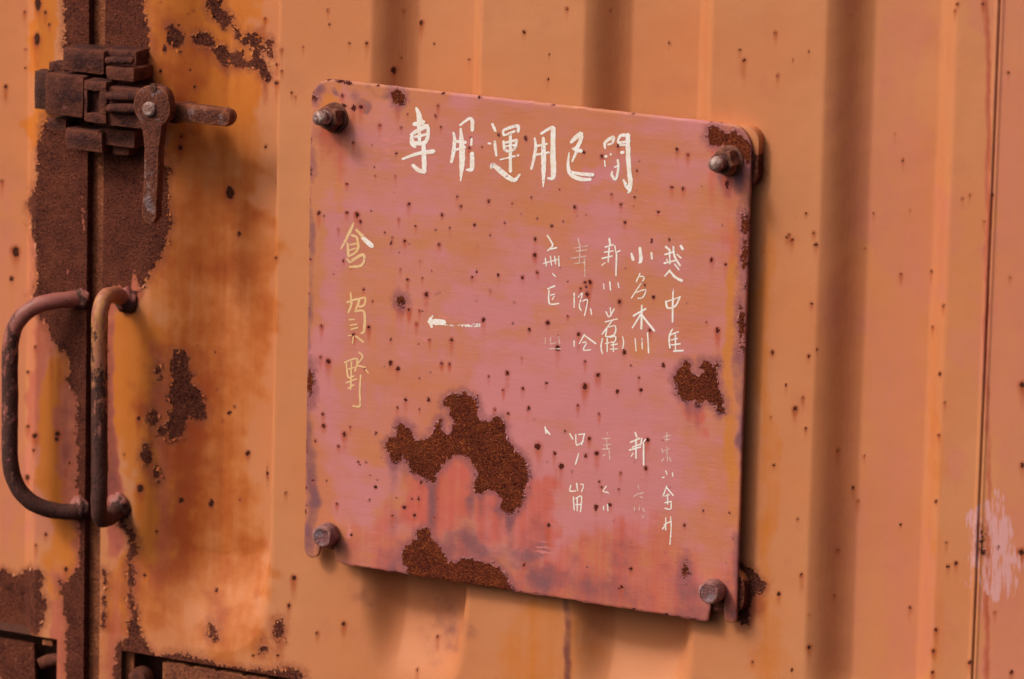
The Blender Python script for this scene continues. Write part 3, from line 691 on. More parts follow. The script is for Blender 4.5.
# ------------------------------------------------------------------ the lettered plate
P_OFF, P_T = .0130, .0036                     # front face stands this far off the door; thickness
PH = .2019
def psurf(x, z):
    return -P_OFF + .0007*mnoise.noise((x*5, z*5, 1.0)) + .0002*mnoise.noise((x*20, z*20, 4.0))
def pp(px, py): q = unp(px, py, -P_OFF); return q[0], q[2]
plate = empty('metal_plate', (0, -P_OFF+P_T, -PH))
tag(plate, 'pink painted square metal plate with white brushed Japanese writing and rust patches', 'plate')
def plate_outline():
    W, H = .2, PH; o = []
    def arc(cx, cz, r, a0, a1, n=9):
        for a in np.linspace(math.radians(a0), math.radians(a1), n): o.append((cx+r*math.cos(a), cz+r*math.sin(a)))
    def run(x0, z0, x1, z1, step=.004):
        n = max(2, int(math.hypot(x1-x0, z1-z0)/step))
        for i in range(1, n): o.append((x0+(x1-x0)*i/n, z0+(z1-z0)*i/n))
    rt = .019
    arc(-W+rt, H-rt, rt, 180, 90); run(-W+rt, H, W-rt, H); arc(W-rt, H-rt, rt, 90, 0); run(W, H-rt, W, -H+.016)
    # right slot: lobe, slot, then the long lower edge
    sx = pp(717, 600)[0]; sw = .0062; st = pp(716, 590)[1]
    rl = (W-sx-sw)/2; arc(W-rl, -H+rl*1.3, rl, 0, -165, 9); run(sx+sw, -H+rl*1.6, sx+sw, st)
    arc(sx, st, sw, 0, 180, 8); run(sx-sw, st, sx-sw*1.05, -H+.003); o.append((sx-sw*1.3, -H+.0005))
    lx = pp(326, 540)[0]; lt = pp(327, 534)[1]
    run(sx-sw*1.6, -H, lx+sw*2.2, -H); o.append((lx+sw*1.5, -H+.002)); run(lx+sw*1.35, -H+.006, lx+sw, lt)
    arc(lx, lt, sw, 0, 180, 8); run(lx-sw, lt, lx-sw, -H+.011)
    rl = (lx-sw+W)/2; arc(-W+rl, -H+rl*1.2, rl, -15, -180, 9); run(-W, -H+.016, -W, H-rt)
    out = []
    for x, z in o:
        k = 1.0 if z < -H+.02 else .45
        out.append((x+mnoise.noise((x*130, z*130, 0))*.0007*k, z+mnoise.noise((x*130, z*130, 9))*.0011*k))
    return out
OUT = plate_outline()
def build_plate():
    st = .00105
    O = np.array(OUT); m = len(O)
    gx = np.arange(-.2+.0012, .2, st); gz = np.arange(-PH+.0012, PH, st)
    X, Z = np.meshgrid(gx, gz); X = X.ravel(); Z = Z.ravel()
    D = np.full(len(X), 1e9); ins = np.zeros(len(X), bool)
    near = (np.abs(X) > .17) | (np.abs(Z) > PH-.012)
    ins[~near] = True
    I = np.nonzero(near)[0]; x, z = X[I], Z[I]; d = np.full(len(I), 1e9); c = np.zeros(len(I), bool)
    for (x0, z0), (x1, z1) in zip(O, np.roll(O, -1, 0)):
        dx, dz = x1-x0, z1-z0; t = np.clip(((x-x0)*dx+(z-z0)*dz)/(dx*dx+dz*dz+1e-15), 0, 1)
        d = np.minimum(d, np.hypot(x-x0-t*dx, z-z0-t*dz)); k = ((z0 > z) != (z1 > z))
        with np.errstate(divide='ignore', invalid='ignore'): c ^= k & (x < (x1-x0)*(z-z0)/(z1-z0+1e-18)+x0)
    ins[I] = c & (d > .0007)
    G = np.stack([X[ins], Z[ins]], 1)
    pts = [Vector((float(a), float(b))) for a, b in np.concatenate([O, G])]
    r = delaunay_2d_cdt(pts, [], [list(range(m))], 1, 1e-7)
    V2, F = r[0], [tuple(f) for f in r[2]]
    orig = r[3]
    isout = np.zeros(len(V2), bool)
    ring = [None]*m
    for i, og in enumerate(orig):
        for q in og:
            if q < m: isout[i] = True; ring[q] = i
    n = len(V2); V = []
    for i, v in enumerate(V2): V.append((v.x, psurf(v.x, v.y)+(.0006 if isout[i] else 0), v.y))
    ring = [q for q in ring if q is not None]; k = len(ring); b0 = len(V)
    for q in ring: V.append((V[q][0], -P_OFF+P_T-.0004, V[q][2]))
    b1 = len(V); V.append((0, 0, 0)); V.pop()
    # sides and a plain back
    area = sum(V2[F[0][a]].x*V2[F[0][(a+1) % 3]].y-V2[F[0][(a+1) % 3]].x*V2[F[0][a]].y for a in range(3))
    F = [f if area > 0 else f[::-1] for f in F]
    for j in range(k):
        a, b = ring[j], ring[(j+1) % k]; F.append((a, b, b0+(j+1) % k, b0+j))
    F.append(tuple(b0+j for j in range(k)))
    me = mesh_from(V, F, 'plate_sheet')
    bm = bmesh.new(); bm.from_mesh(me); bmesh.ops.recalc_face_normals(bm, faces=bm.faces)
    bmesh.ops.triangulate(bm, faces=[f for f in bm.faces if len(f.verts) > 4]); bm.to_mesh(me); bm.free()
    P = np.empty(len(me.vertices)*3); me.vertices.foreach_get('co', P); P = P.reshape(-1, 3)
    p = Paint(P); paint_plate(p)
    edge = P[:, 1] > -P_OFF+.0018
    p.put(me, ('rust', 'pit', 'stain_shade', 'orange', 'drip', 'pink', 'wash', 'smear'))
    o = link('plate_sheet', me, M_PLATE); me.set_sharp_from_angle(angle=math.radians(50)); child(o, plate)
    fl = flakes('paint_flakes', p, M_PLATE, None, 110, 8, lambda q: (P[:, 1] < -P_OFF+.0012) & (np.abs(P[:, 0]) < .195) & (np.abs(P[:, 2]) < PH-.004), (.8, 2.2)); child(fl, plate)
    return o
def paint_plate(p):
    p.sdf('rust', zz(380, 380, 4.85, [(25, 305), (45, 280), (75, 270), (80, 235), (90, 205), (115, 215), (150, 250), (165, 275), (175, 300), (195, 290), (240, 285), (255, 255), (270, 215), (285, 190), (300, 190), (300, 230), (320, 260), (345, 265),
        (350, 235), (365, 215), (365, 190), (345, 170), (330, 140), (310, 125), (320, 90), (345, 68), (380, 75), (400, 55), (430, 75), (465, 95), (475, 130), (480, 170), (500, 195), (530, 205), (560, 185), (585, 180), (600, 205), (612, 230),
        (605, 255), (615, 295), (640, 330), (680, 360), (705, 400), (718, 460), (715, 510), (700, 560), (690, 610), (640, 645), (600, 635), (578, 615), (590, 580), (575, 555), (555, 535), (510, 535), (490, 555), (460, 545), (455, 515), (470, 480),
        (468, 440), (450, 400), (425, 375), (390, 362), (350, 365), (325, 395), (300, 430), (275, 460), (260, 505), (235, 480), (200, 465), (150, 440), (150, 415), (130, 395), (110, 375), (75, 400), (50, 375), (40, 345)]))
    p.sdf('rust', zz(390, 510, 5.69, [(65, 290), (75, 250), (95, 200), (150, 165), (155, 125), (185, 110), (230, 110), (235, 160), (270, 200), (310, 235), (325, 290), (370, 300), (410, 280), (470, 275), (510, 295), (570, 300), (610, 325), (650, 365),
        (670, 405), (700, 445), (640, 470), (500, 450), (300, 415), (110, 385), (90, 330)]))
    p.sdf('rust', zz(660, 340, 7.55, [(110, 275), (125, 230), (160, 205), (200, 165), (220, 190), (235, 240), (265, 275), (300, 270), (325, 240), (305, 210), (325, 150), (365, 155), (400, 190), (430, 155), (445, 190), (425, 230), (425, 290), (440, 360),
        (465, 420), (490, 480), (480, 545), (450, 545), (420, 490), (350, 470), (280, 490), (260, 460), (200, 450), (165, 435), (135, 395)]))
    p.sdf('rust', zz(690, 110, 7.54, [(145, 145), (180, 120), (240, 150), (280, 180), (340, 165), (390, 200), (430, 240), (455, 250), (460, 330), (450, 420), (400, 360), (350, 330), (300, 270), (250, 270), (160, 275), (135, 240)]))
    for x, y, rx, ry in ((745, 225, 4, 11), (745, 253, 3, 16), (742, 325, 2.5, 18), (310, 383, 2.5, 9), (312, 98, 3, 3), (309, 168, 2, 5)): p.spot('rust', x, y, rx, ry)
    p.spot('rust', 398, 97, 5.5, 7)
    p.spot('rust', 685, 574, 3, 7)
    for x, y, rx, ry in ((344, 106, 3, 2), (354, 108, 2.2, 3), (362, 107, 1.6, 2), (340, 81, 4, 2), (349, 83, 3, 2.4), (328, 79, 4, 1.6), (312, 92, 2, 3), (727, 184, 1.8, 4)): p.spot('pit', x, y, rx, ry)
    A = p.a('rust')
    # chipped upper and lower edges
    for y, lst in ((-1, [(322, 78), (345, 82), (378, 85), (443, 93), (480, 97), (553, 104), (633, 113), (712, 121), (722, 122)]),): 
        for a, b in lst: p.spot('pit', a, b, 2.0, 1.6)
    for i in range(34):
        x = 345+i*11; p.spot('pit', x+rng.uniform(-4, 4), 562+(x-334)*.157+rng.uniform(0, 2), rng.uniform(.8, 2.2), rng.uniform(.6, 1.4))
    for i in range(26): p.spot('pit', 309-.012*(140+i*15)+2.5+rng.uniform(-1, 1), 140+i*15+rng.uniform(-6, 6), rng.uniform(.5, 1.1), rng.uniform(1, 3))
    spots(p, 290, 60, 3.396, [(178, 122, 5), (215, 165, 7, 4), (240, 160, 6), (305, 222, 4), (215, 281, 3), (360, 318, 4), (503, 155), (495, 190), (400, 185, 3), (378, 230, 3), (512, 228, 2), (652, 295, 2), (800, 265, 4, 8), (710, 255, 4), (615, 265, 3),
        (610, 300, 4), (193, 422, 4), (98, 520, 5), (193, 520, 4), (228, 525, 6, 9), (240, 550, 5), (404, 490, 4), (568, 465, 3), (580, 497, 4, 6), (675, 480, 4), (517, 527, 4, 7), (427, 565), (370, 540, 2), (495, 577, 2), (543, 570), (627, 560, 5),
        (680, 595, 3), (507, 627, 4), (390, 615, 4), (345, 620, 3), (348, 605, 2), (835, 608, 4), (833, 660, 4), (838, 540, 3), (755, 487), (820, 467), (730, 553, 2), (322, 587, 2), (358, 395, 2), (290, 395, 2), (116, 530, 2), (165, 575, 2)], .8)
    spots(p, 290, 240, 3.396, [(70, 65), (343, 12), (390, 5, 3), (505, 15), (443, 72, 2), (400, 135, 4), (463, 185, 6), (405, 238, 4), (430, 285, 3), (268, 297, 4), (107, 293, 4), (216, 322, 4), (105, 398, 4), (130, 412, 7, 9), (343, 338), (474, 340),
        (549, 340, 5, 7), (657, 272, 6), (757, 283, 3), (813, 307, 4), (708, 120, 4), (680, 172, 2), (618, 127, 4), (634, 107), (790, 128, 4), (830, 50, 4), (840, 112, 3), (762, 213, 2), (342, 418, 6), (367, 437, 6), (515, 420), (542, 422), (440, 470, 2),
        (675, 463, 3), (738, 452, 6, 9), (725, 510), (792, 505), (810, 573, 4), (741, 590, 4), (393, 543, 5), (471, 543, 5, 8), (365, 570), (440, 575, 2), (637, 530), (695, 575), (112, 592, 4), (114, 632, 5), (185, 660, 6), (205, 635, 2), (293, 655),
        (250, 168, 3), (182, 70, 3), (208, 90, 3), (497, 185, 2), (508, 178, 2), (375, 100, 2), (450, 130, 2), (280, 208, 2), (440, 240, 2), (787, 400, 2), (255, 438, 3)], .8)
    p.spot('rust', 400.5, 301, 4.2, 5.2)
    spots(p, 290, 420, 3.396, [(113, 20, 5), (185, 50, 6), (165, 90, 4), (86, 70, 4), (232, 142, 3), (258, 143), (273, 187, 2), (290, 228, 5), (78, 205, 3), (125, 207, 2), (270, 272, 3), (388, 297, 6, 8), (415, 268), (423, 325, 5, 7), (437, 267, 4),
        (347, 325, 4), (445, 213, 4, 7), (208, 390, 4), (797, 490, 4), (840, 90, 7, 10), (160, 285, 3), (490, 330, 2)], .7)
    spots(p, 520, 80, 3.235, [(508, 226, 4), (543, 242, 4), (492, 347, 4), (528, 352, 4), (297, 370), (327, 404, 4), (340, 461, 4), (447, 428, 4), (178, 412, 4), (103, 473, 4), (128, 355, 2), (38, 380, 2), (372, 380), (378, 293), (207, 235, 5), (265, 248, 5),
        (317, 215, 4), (20, 190, 4, 8), (50, 515, 4), (48, 570, 4), (55, 622, 3), (8, 638, 4), (620, 582, 5), (665, 597, 4), (212, 655, 4), (228, 655, 4), (672, 345, 5, 11), (140, 458, 2), (55, 450, 3), (425, 515, 2), (483, 517, 3)], .7)
    spots(p, 520, 220, 3.235, [(30, 355, 5), (90, 333, 6), (85, 528, 4), (28, 608, 5), (122, 415, 6), (190, 370, 5), (218, 240, 5), (323, 265, 5), (338, 428, 6), (253, 502, 6), (210, 540, 7), (316, 556, 5), (391, 550, 5), (464, 470, 5, 9), (432, 250, 5),
        (640, 358, 6), (211, 458), (256, 628, 3), (188, 600), (360, 472), (385, 510), (421, 357, 4), (8, 545), (488, 412, 3), (404, 210, 3), (340, 10, 3), (426, 70, 3), (603, 330, 2), (226, 200, 4), (215, 215, 3), (197, 222, 3), (155, 312, 2)], .8)
    spots(p, 520, 420, 3.085, [(55, 82, 9), (107, 103, 4), (127, 143, 7, 10), (237, 103, 6), (203, 110, 4), (215, 58, 4), (394, 62, 5), (389, 150, 5), (235, 270, 6), (278, 262, 5), (88, 325, 5), (245, 190, 3), (310, 165), (507, 325, 4), (565, 280, 3),
        (342, 460, 5), (313, 515, 4), (12, 447, 3), (647, 287, 2), (140, 35, 3), (252, 208, 3), (160, 158, 2), (305, 215, 2)], .9)
    for _ in range(60):     # dust-sized pits
        p.spot('pit', rng.uniform(320, 735), rng.uniform(130, 590), rng.uniform(.4, .8))
    # worn colour fields
    p.box('pink', 430, 545, 262, 340, .95, 26, 26); p.box('pink', 470, 700, 330, 560, .85, 40, 40); p.box('pink', 316, 350, 180, 520, .75, 16, 60)
    p.box('pink', 360, 405, 120, 190, .65, 20, 20); p.box('pink', 480, 640, 205, 300, .6, 40, 20); p.box('pink', 590, 625, 160, 200, .95, 8, 14); p.box('pink', 350, 480, 200, 240, .45, 30, 14)
    p.box('pink', 320, 390, 440, 500, .9, 26, 26); p.box('pink', 500, 720, 225, 265, .62, 40, 14); p.box('pink', 350, 372, 330, 430, .6, 14, 30); p.box('pink', 640, 735, 520, 575, .6, 30, 20)
    p.box('pink', 470, 600, 380, 440, .8, 30, 30); p.box('pink', 530, 690, 400, 540, .9, 40, 40); p.box('pink', 425, 480, 175, 200, .5, 16, 8)
    p.box('pink', 314, 745, 84, 600, .42, 20, 20); p.box('pink', 318, 470, 95, 260, .55, 40, 40)
    p.box('orange', 726, 736, 200, 520, .85, 5, 40); p.box('orange', 318, 336, 88, 112, .8, 6, 6); p.box('orange', 330, 348, 175, 215, .5, 8, 14); p.box('orange', 340, 470, 250, 440, .25, 40, 40)
    p.box('orange', 700, 716, 440, 540, .4, 6, 30); p.box('orange', 318, 328, 420, 470, .5, 5, 20); p.box('orange', 320, 332, 500, 540, .6, 6, 10)
    p.box('wash', 390, 545, 462, 540, .85, 16, 22); p.box('wash', 330, 740, 545, 660, .72, 60, 50); p.box('wash', 676, 716, 400, 436, .9, 8, 12); p.box('wash', 318, 345, 110, 180, .6, 12, 20); p.box('wash', 326, 400, 500, 560, .6, 20, 20)
    p.box('wash', 710, 735, 100, 240, .45, 10, 30)
    for x, y, r, l, v in ((433, 470, 3, 80, .95), (481, 478, 3, 60, .7), (510, 508, 4, 60, .95), (394, 462, 5, 60, .55), (404, 460, 5, 50, .5), (470, 500, 4, 60, .6), (500, 510, 4, 50, .5), (688, 400, 4, 24, .8), (697, 402, 3, 18, .8), (720, 410, 3, 14, .7), (331, 132, 9, 22, .55), (724, 178, 4, 20, .6)):
        p.drip('stain_shade', x, y, r*1.7, l*1.3, v*1.6)
    for x, y, r, l, v in ((331, 130, 14, 60, .8), (345, 120, 4, 60, .5), (398, 106, 4, 22, .7), (400, 306, 5, 20, .7), (484, 322, 3, 26, .7), (440, 470, 8, 60, .6), (725, 180, 6, 50, .6), (556, 470, 2, 60, .5), (645, 440, 2, 60, .6)): p.drip('drip', x, y, r, l, v)
    p.box('stain_shade', 440, 525, 536, 566, .85, 30, 22); p.box('stain_shade', 340, 740, 566, 660, .48, 40, 40); p.box('stain_shade', 392, 440, 462, 490, .35, 14, 18); p.box('stain_shade', 470, 530, 495, 540, .35, 14, 30)
    p.box('stain_shade', 302, 311, 130, 350, .6, 4, 30); p.box('stain_shade', 302, 313, 350, 600, .95, 5, 30); p.box('stain_shade', 730, 752, 540, 640, .80, 6, 30); p.box('stain_shade', 738, 752, 390, 560, .85, 4, 40); p.box('stain_shade', 742, 754, 130, 240, .8, 5, 20)
    p.blob('stain_shade', 318, 90, 7, 7, .8); p.blob('stain_shade', 355, 95, 6, 10, .65); p.blob('stain_shade', 740, 180, 6, 18, .75); p.box('stain_shade', 316, 380, 77, 86, .6, 6, 4); p.blob('stain_shade', 320, 545, 10, 14, .8)
    p.box('stain_shade', 318, 350, 535, 566, .5, 8, 12); p.blob('stain_shade', 727, 190, 5, 10, .7)
    p.blob('smear', 543, 549, 12, 6, .9); p.blob('smear', 349, 532, 3, 10, .8); p.blob('smear', 375, 533, 14, 3, .7); p.blob('smear', 590, 545, 40, 10, .35); p.blob('smear', 450, 340, 90, 80, .28); p.blob('smear', 400, 150, 60, 26, .4); p.blob('smear', 650, 200, 60, 40, .3)
sheet = build_plate()

# ------------------------------------------------------------------ brushed writing on the plate
def ribbon(pts, widths, lift):
    """one brush stroke: a ribbon with round ends, lying on the plate"""
    P = smooth_path([(a, b, c) for (a, b), c in zip(pts, widths)], max(8, 8*(len(pts)-1)))
    XY, Wd = P[:, :2], np.maximum(P[:, 2], .25)
    T = np.gradient(XY, axis=0); T /= np.linalg.norm(T, axis=1)[:, None]+1e-9
    nrm = np.stack([-T[:, 1], T[:, 0]], 1); n = len(XY)
    L, R = [], []
    h = Wd/2
    jl = np.array([1+.22*mnoise.noise((XY[i][0]*1.3, XY[i][1]*1.3, 1)) for i in range(n)]); jr = np.array([1+.22*mnoise.noise((XY[i][0]*1.3, XY[i][1]*1.3, 7)) for i in range(n)])
    L = XY+nrm*(h*jl)[:, None]; R = XY-nrm*(h*jr)[:, None]
    s = XY[0]-T[0]*h[0]*.8; e = XY[-1]+T[-1]*h[-1]*.8
    ring = [s]+list(L)+[e]+list(R[::-1])
    V = []
    for a, b in ring:
        x, z = pp(a, b); V.append((x, psurf(x, z)-.00012-lift, z))
    F = [(0, 1, 2*n+1), (n+1, n+2, n)]
    for i in range(n-1): F.append((1+i, 2+i, 2*n-i, 2*n+1-i))
    return V, F
def character(ox, oy, k, strokes, wear, mat=None, name='character'):
    wear -= .05 if mat is M_THIN else (.035 if k < 6 else .0)
    V, F = [], []
    for i, st in enumerate(strokes):
        v, f = ribbon([(ox+a/k, oy+b/k) for a, b, c in st], [max(c/k*1.14, 1.25) for a, b, c in st], i*.000012)
        F += [tuple(q+len(V) for q in g) for g in f]; V += v
    me = mesh_from(V, F, name)
    at = me.attributes.new('wear', 'FLOAT', 'POINT'); at.data.foreach_set('value', [wear]*len(V))
    bm = bmesh.new(); bm.from_mesh(me)
    for f in bm.faces:
        f.normal_update()
        if f.normal.y > 0: f.normal_flip()
    bm.to_mesh(me); bm.free()
    o = link(name, me, mat or M_WHITE); child(o, sheet); o.matrix_parent_inverse = Matrix.Identity(4)
    o.parent = plate; o.matrix_parent_inverse = Matrix.Translation(-plate.location)
    return o
A_ = (395, 100, 7.54); B_ = (475, 100, 7.54); C_ = (555, 110, 7.54); D_ = (330, 215, 7.54); E_ = (330, 285, 5.22); F_ = (530, 225, 4.85); G_ = (620, 235, 5.22); I_ = (530, 420, 5.225); H_ = (410, 300, 11.38)
character(*A_, [[(160, 58, 14), (180, 110, 32), (192, 178, 38)], [(142, 182, 26), (180, 175, 30), (215, 165, 34)], [(120, 262, 18), (165, 235, 26), (230, 200, 32), (248, 205, 26)], [(250, 205, 22), (246, 285, 24), (215, 325, 28), (140, 325, 28)],
    [(128, 262, 22), (130, 325, 28), (155, 355, 18)], [(182, 190, 26), (186, 310, 22)], [(150, 278, 16), (240, 258, 18)], [(216, 320, 26), (220, 430, 30), (222, 545, 28)], [(58, 445, 16), (150, 410, 22), (225, 395, 26), (295, 386, 30)], [(222, 540, 26), (180, 530, 28), (135, 490, 22)]], .30)
character(*A_, [[(440, 245, 14), (450, 300, 22), (440, 400, 24), (425, 470, 18)], [(495, 215, 14), (505, 350, 36), (505, 480, 34), (495, 610, 6)], [(490, 190, 14), (560, 140, 20), (585, 160, 26)], [(585, 160, 26), (582, 230, 24)], [(578, 290, 14), (576, 340, 16)],
    [(582, 400, 28), (580, 515, 30), (540, 525, 12)], [(450, 310, 18), (535, 320, 20)], [(450, 378, 16), (530, 355, 18)]], .33)
character(*B_, [[(130, 180, 18), (155, 235, 18)], [(100, 325, 14), (120, 330, 10)], [(150, 310, 14), (152, 350, 20), (162, 420, 14)], [(215, 262, 14), (222, 225, 18), (320, 195, 22), (325, 240, 20)], [(215, 268, 14), (300, 235, 16)], [(215, 310, 16), (225, 370, 20), (250, 385, 18),
    (300, 365, 18), (315, 300, 18)], [(218, 325, 16), (315, 300, 18)], [(225, 350, 12), (305, 338, 14)], [(268, 260, 18), (268, 540, 22)], [(190, 450, 9), (330, 415, 14)], [(122, 515, 12), (135, 490, 28), (200, 540, 34), (255, 585, 34), (300, 603, 26), (340, 560, 12)]], .37)
character(*B_, [[(450, 285, 10), (458, 350, 20), (445, 440, 20), (425, 520, 16)], [(515, 285, 20), (518, 400, 32), (518, 470, 32), (518, 560, 24), (515, 655, 6)], [(498, 255, 16), (560, 215, 20), (590, 208, 28)], [(590, 208, 30), (588, 400, 34), (592, 540, 36), (585, 588, 26),
    (548, 590, 12)], [(460, 348, 14), (545, 330, 14)], [(460, 412, 16), (560, 395, 16)]], .33)
character(*C_, [[(120, 245, 18), (160, 205, 30), (200, 180, 36)], [(205, 195, 24), (180, 260, 26), (150, 300, 24)], [(135, 290, 16), (200, 310, 26)], [(165, 310, 22), (130, 390, 12)], [(108, 320, 8), (100, 400, 18), (108, 462, 26), (140, 500, 28), (200, 522, 26), (270, 522, 20)],
    [(115, 465, 16), (200, 482, 22), (288, 488, 24)]], .32)
character(*C_, [[(380, 290, 12), (380, 245, 20), (440, 205, 22), (435, 250, 16)], [(400, 262, 14), (430, 252, 12)], [(380, 350, 20), (395, 350, 14)], [(420, 330, 12), (424, 340, 10)], [(375, 380, 8), (380, 425, 6)], [(475, 225, 16), (500, 192, 20), (550, 190, 24)], [(475, 225, 14), (485, 245, 18),
    (530, 240, 16)], [(490, 265, 12), (530, 262, 12)], [(500, 320, 20), (520, 318, 18)], [(552, 185, 32), (552, 300, 30), (560, 450, 30), (570, 540, 30), (565, 605, 20), (550, 625, 8)], [(518, 525, 14), (542, 575, 24), (562, 600, 18)], [(475, 375, 16), (480, 430, 16), (460, 520, 16), (432, 492, 18),
    (435, 462, 12)], [(480, 420, 12), (450, 430, 10)]], .34)
character(*D_, [[(180, 60, 10), (150, 130, 20), (85, 255, 10)], [(165, 150, 15), (200, 162, 14)], [(205, 165, 16), (215, 240, 18), (190, 285, 14), (140, 312, 14)], [(135, 210, 14), (140, 310, 18)], [(150, 225, 10), (200, 215, 12)],
    [(150, 265, 10), (195, 250, 12)], [(130, 330, 16), (145, 350, 10)], [(150, 355, 18), (240, 300, 20), (262, 325, 16), (235, 380, 16), (150, 390, 16)], [(200, 110, 14), (250, 160, 22)]], .33, M_CREAM)
character(*D_, [[(245, 165, 22), (285, 205, 32), (320, 235, 28)]], .33, M_WHITE, 'brush_stroke')
character(*E_, [[(108, 40, 8), (112, 100, 10), (95, 145, 7)], [(90, 90, 9), (150, 75, 10), (135, 128, 9)], [(155, 70, 9), (185, 68, 10), (178, 105, 10), (150, 110, 9), (155, 75, 8)], [(130, 138, 8), (178, 140, 10), (178, 235, 12), (162, 252, 8)], [(100, 180, 7), (130, 180, 6)],
    [(105, 210, 6), (140, 205, 7)], [(110, 232, 7), (145, 222, 7)], [(95, 265, 6), (112, 262, 6)], [(122, 268, 6), (118, 305, 6)], [(132, 265, 6), (175, 298, 10)]], .33, M_CREAM)
character(*E_, [[(75, 405, 7), (140, 385, 8), (130, 450, 8)], [(85, 410, 7), (95, 480, 8), (125, 475, 8)], [(90, 440, 6), (130, 430, 6)], [(112, 400, 7), (108, 545, 8)], [(85, 510, 8), (140, 490, 7)], [(95, 540, 8), (125, 520, 7)], [(150, 350, 6), (170, 375, 8), (145, 410, 7)], [(140, 420, 8),
    (185, 430, 7)], [(160, 470, 7), (155, 560, 8), (158, 620, 8), (148, 635, 9), (118, 630, 6)], [(185, 440, 6), (200, 460, 4)]], .34, M_CREAM)
character(*H_, [[(260, 178, 10), (225, 225, 34)], [(225, 240, 34), (248, 312, 24)], [(215, 248, 40), (300, 250, 62), (392, 256, 50)]], .26, M_WHITE, 'arrow_head')
character(*H_, [[(400, 285, 16), (500, 290, 18)], [(540, 290, 20), (650, 292, 26), (790, 285, 40)]], .48, M_WHITE, 'arrow_shaft')
character(*G_, [[(240, 60, 10), (262, 80, 10)], [(235, 102, 8), (285, 86, 8)], [(260, 76, 7), (262, 150, 7)], [(232, 147, 9), (300, 130, 8)], [(280, 60, 8), (286, 110, 9), (315, 160, 9)], [(298, 100, 7), (320, 120, 7)], [(262, 182, 8), (235, 215, 7)], [(262, 188, 9), (290, 220, 11), (325, 238, 13)],
    [(318, 55, 12), (330, 75, 11)], [(286, 150, 6), (310, 182, 6)], [(245, 125, 6), (250, 140, 6)]], .36)
character(*G_, [[(278, 280, 6), (276, 370, 9), (275, 455, 7)], [(240, 345, 8), (250, 380, 9), (290, 370, 8), (315, 320, 6)], [(245, 347, 6), (310, 325, 6)]], .34)
character(*G_, [[(275, 490, 6), (258, 530, 8), (262, 590, 8)], [(262, 522, 7), (305, 505, 7)], [(268, 548, 6), (300, 540, 7)], [(270, 574, 6), (315, 568, 7)], [(290, 520, 6), (290, 600, 6)], [(280, 606, 8), (330, 603, 8)]], .36)
character(*G_, [[(60, 95, 8), (70, 130, 15)], [(105, 65, 12), (110, 130, 16), (98, 146, 6)], [(165, 92, 9), (168, 125, 9)]], .28)
character(*G_, [[(105, 200, 6), (85, 245, 6)], [(100, 215, 6), (127, 225, 6), (85, 290, 5), (60, 330, 5)], [(85, 300, 5), (135, 285, 6), (120, 325, 6), (95, 330, 5)]], .42)
character(*G_, [[(70, 422, 8), (135, 385, 9)], [(115, 365, 7), (112, 490, 10)], [(108, 415, 9), (65, 485, 7)], [(115, 418, 9), (180, 500, 10)]], .27)
character(*G_, [[(80, 540, 5), (85, 605, 6)], [(115, 540, 5), (117, 595, 6)], [(145, 510, 6), (150, 615, 7)]], .36)
character(*F_, [[(385, 65, 8), (390, 100, 8)], [(365, 107, 6), (405, 95, 6)], [(360, 132, 5), (405, 125, 5)], [(350, 162, 7), (400, 150, 6)], [(385, 110, 7), (380, 180, 6)], [(365, 182, 4), (350, 195, 4)], [(412, 100, 6), (420, 140, 5)], [(425, 130, 6), (438, 124, 6)], [(421, 140, 7), (418, 245, 6)]], .32)
character(*F_, [[(358, 285, 4), (360, 310, 5)], [(388, 275, 6), (392, 315, 6)], [(428, 280, 5), (432, 305, 5)]], .40)
character(*F_, [[(370, 420, 4), (385, 445, 6), (410, 405, 5)], [(390, 400, 5), (395, 440, 5)], [(365, 470, 5), (425, 455, 5)], [(400, 462, 5), (350, 530, 5)], [(375, 500, 5), (370, 540, 6), (410, 530, 6), (415, 490, 5), (382, 495, 5)]], .34)
character(*F_, [[(352, 550, 6), (345, 590, 6), (352, 625, 5)], [(375, 550, 5), (375, 615, 5)], [(365, 575, 5), (385, 570, 5)], [(390, 545, 6), (415, 540, 6), (412, 565, 5), (392, 568, 5)], [(395, 582, 6), (425, 577, 6)], [(405, 570, 5), (405, 615, 5)], [(390, 602, 5), (425, 600, 5)], [(450, 540, 5), (455, 570, 5), (450, 600, 4)]], .36)
character(*F_, [[(235, 65, 5), (240, 95, 5)], [(215, 112, 4), (280, 100, 4)], [(225, 127, 4), (275, 120, 4)], [(200, 162, 5), (275, 150, 5)], [(245, 95, 4), (240, 185, 4)], [(215, 187, 4), (270, 180, 4)], [(265, 160, 5), (268, 250, 5)]], .43, M_THIN)
character(*F_, [[(215, 330, 6), (215, 400, 5)], [(235, 350, 5), (255, 330, 5), (240, 390, 5), (250, 415, 5)], [(255, 370, 5), (280, 365, 5), (265, 440, 4)], [(295, 405, 5), (300, 435, 5)]], .39)
character(*F_, [[(215, 560, 5), (215, 590, 5)], [(265, 530, 5), (240, 575, 5)], [(265, 535, 6), (320, 575, 7)], [(255, 570, 5), (275, 570, 5), (260, 605, 5), (295, 605, 4)]], .38)
character(*F_, [[(85, 50, 7), (100, 75, 7), (110, 100, 7), (85, 125, 6)], [(95, 118, 6), (130, 110, 8)], [(65, 187, 5), (140, 165, 5)], [(75, 160, 4), (80, 200, 4)], [(100, 150, 4), (105, 195, 4)], [(120, 150, 5), (125, 190, 5)], [(140, 150, 4), (142, 200, 4)], [(110, 235, 4), (125, 250, 4)]], .38)
character(*F_, [[(85, 310, 6), (120, 295, 8)], [(92, 315, 6), (95, 380, 7), (140, 380, 6)], [(100, 340, 5), (120, 335, 5)], [(118, 345, 5), (108, 362, 5)]], .36)
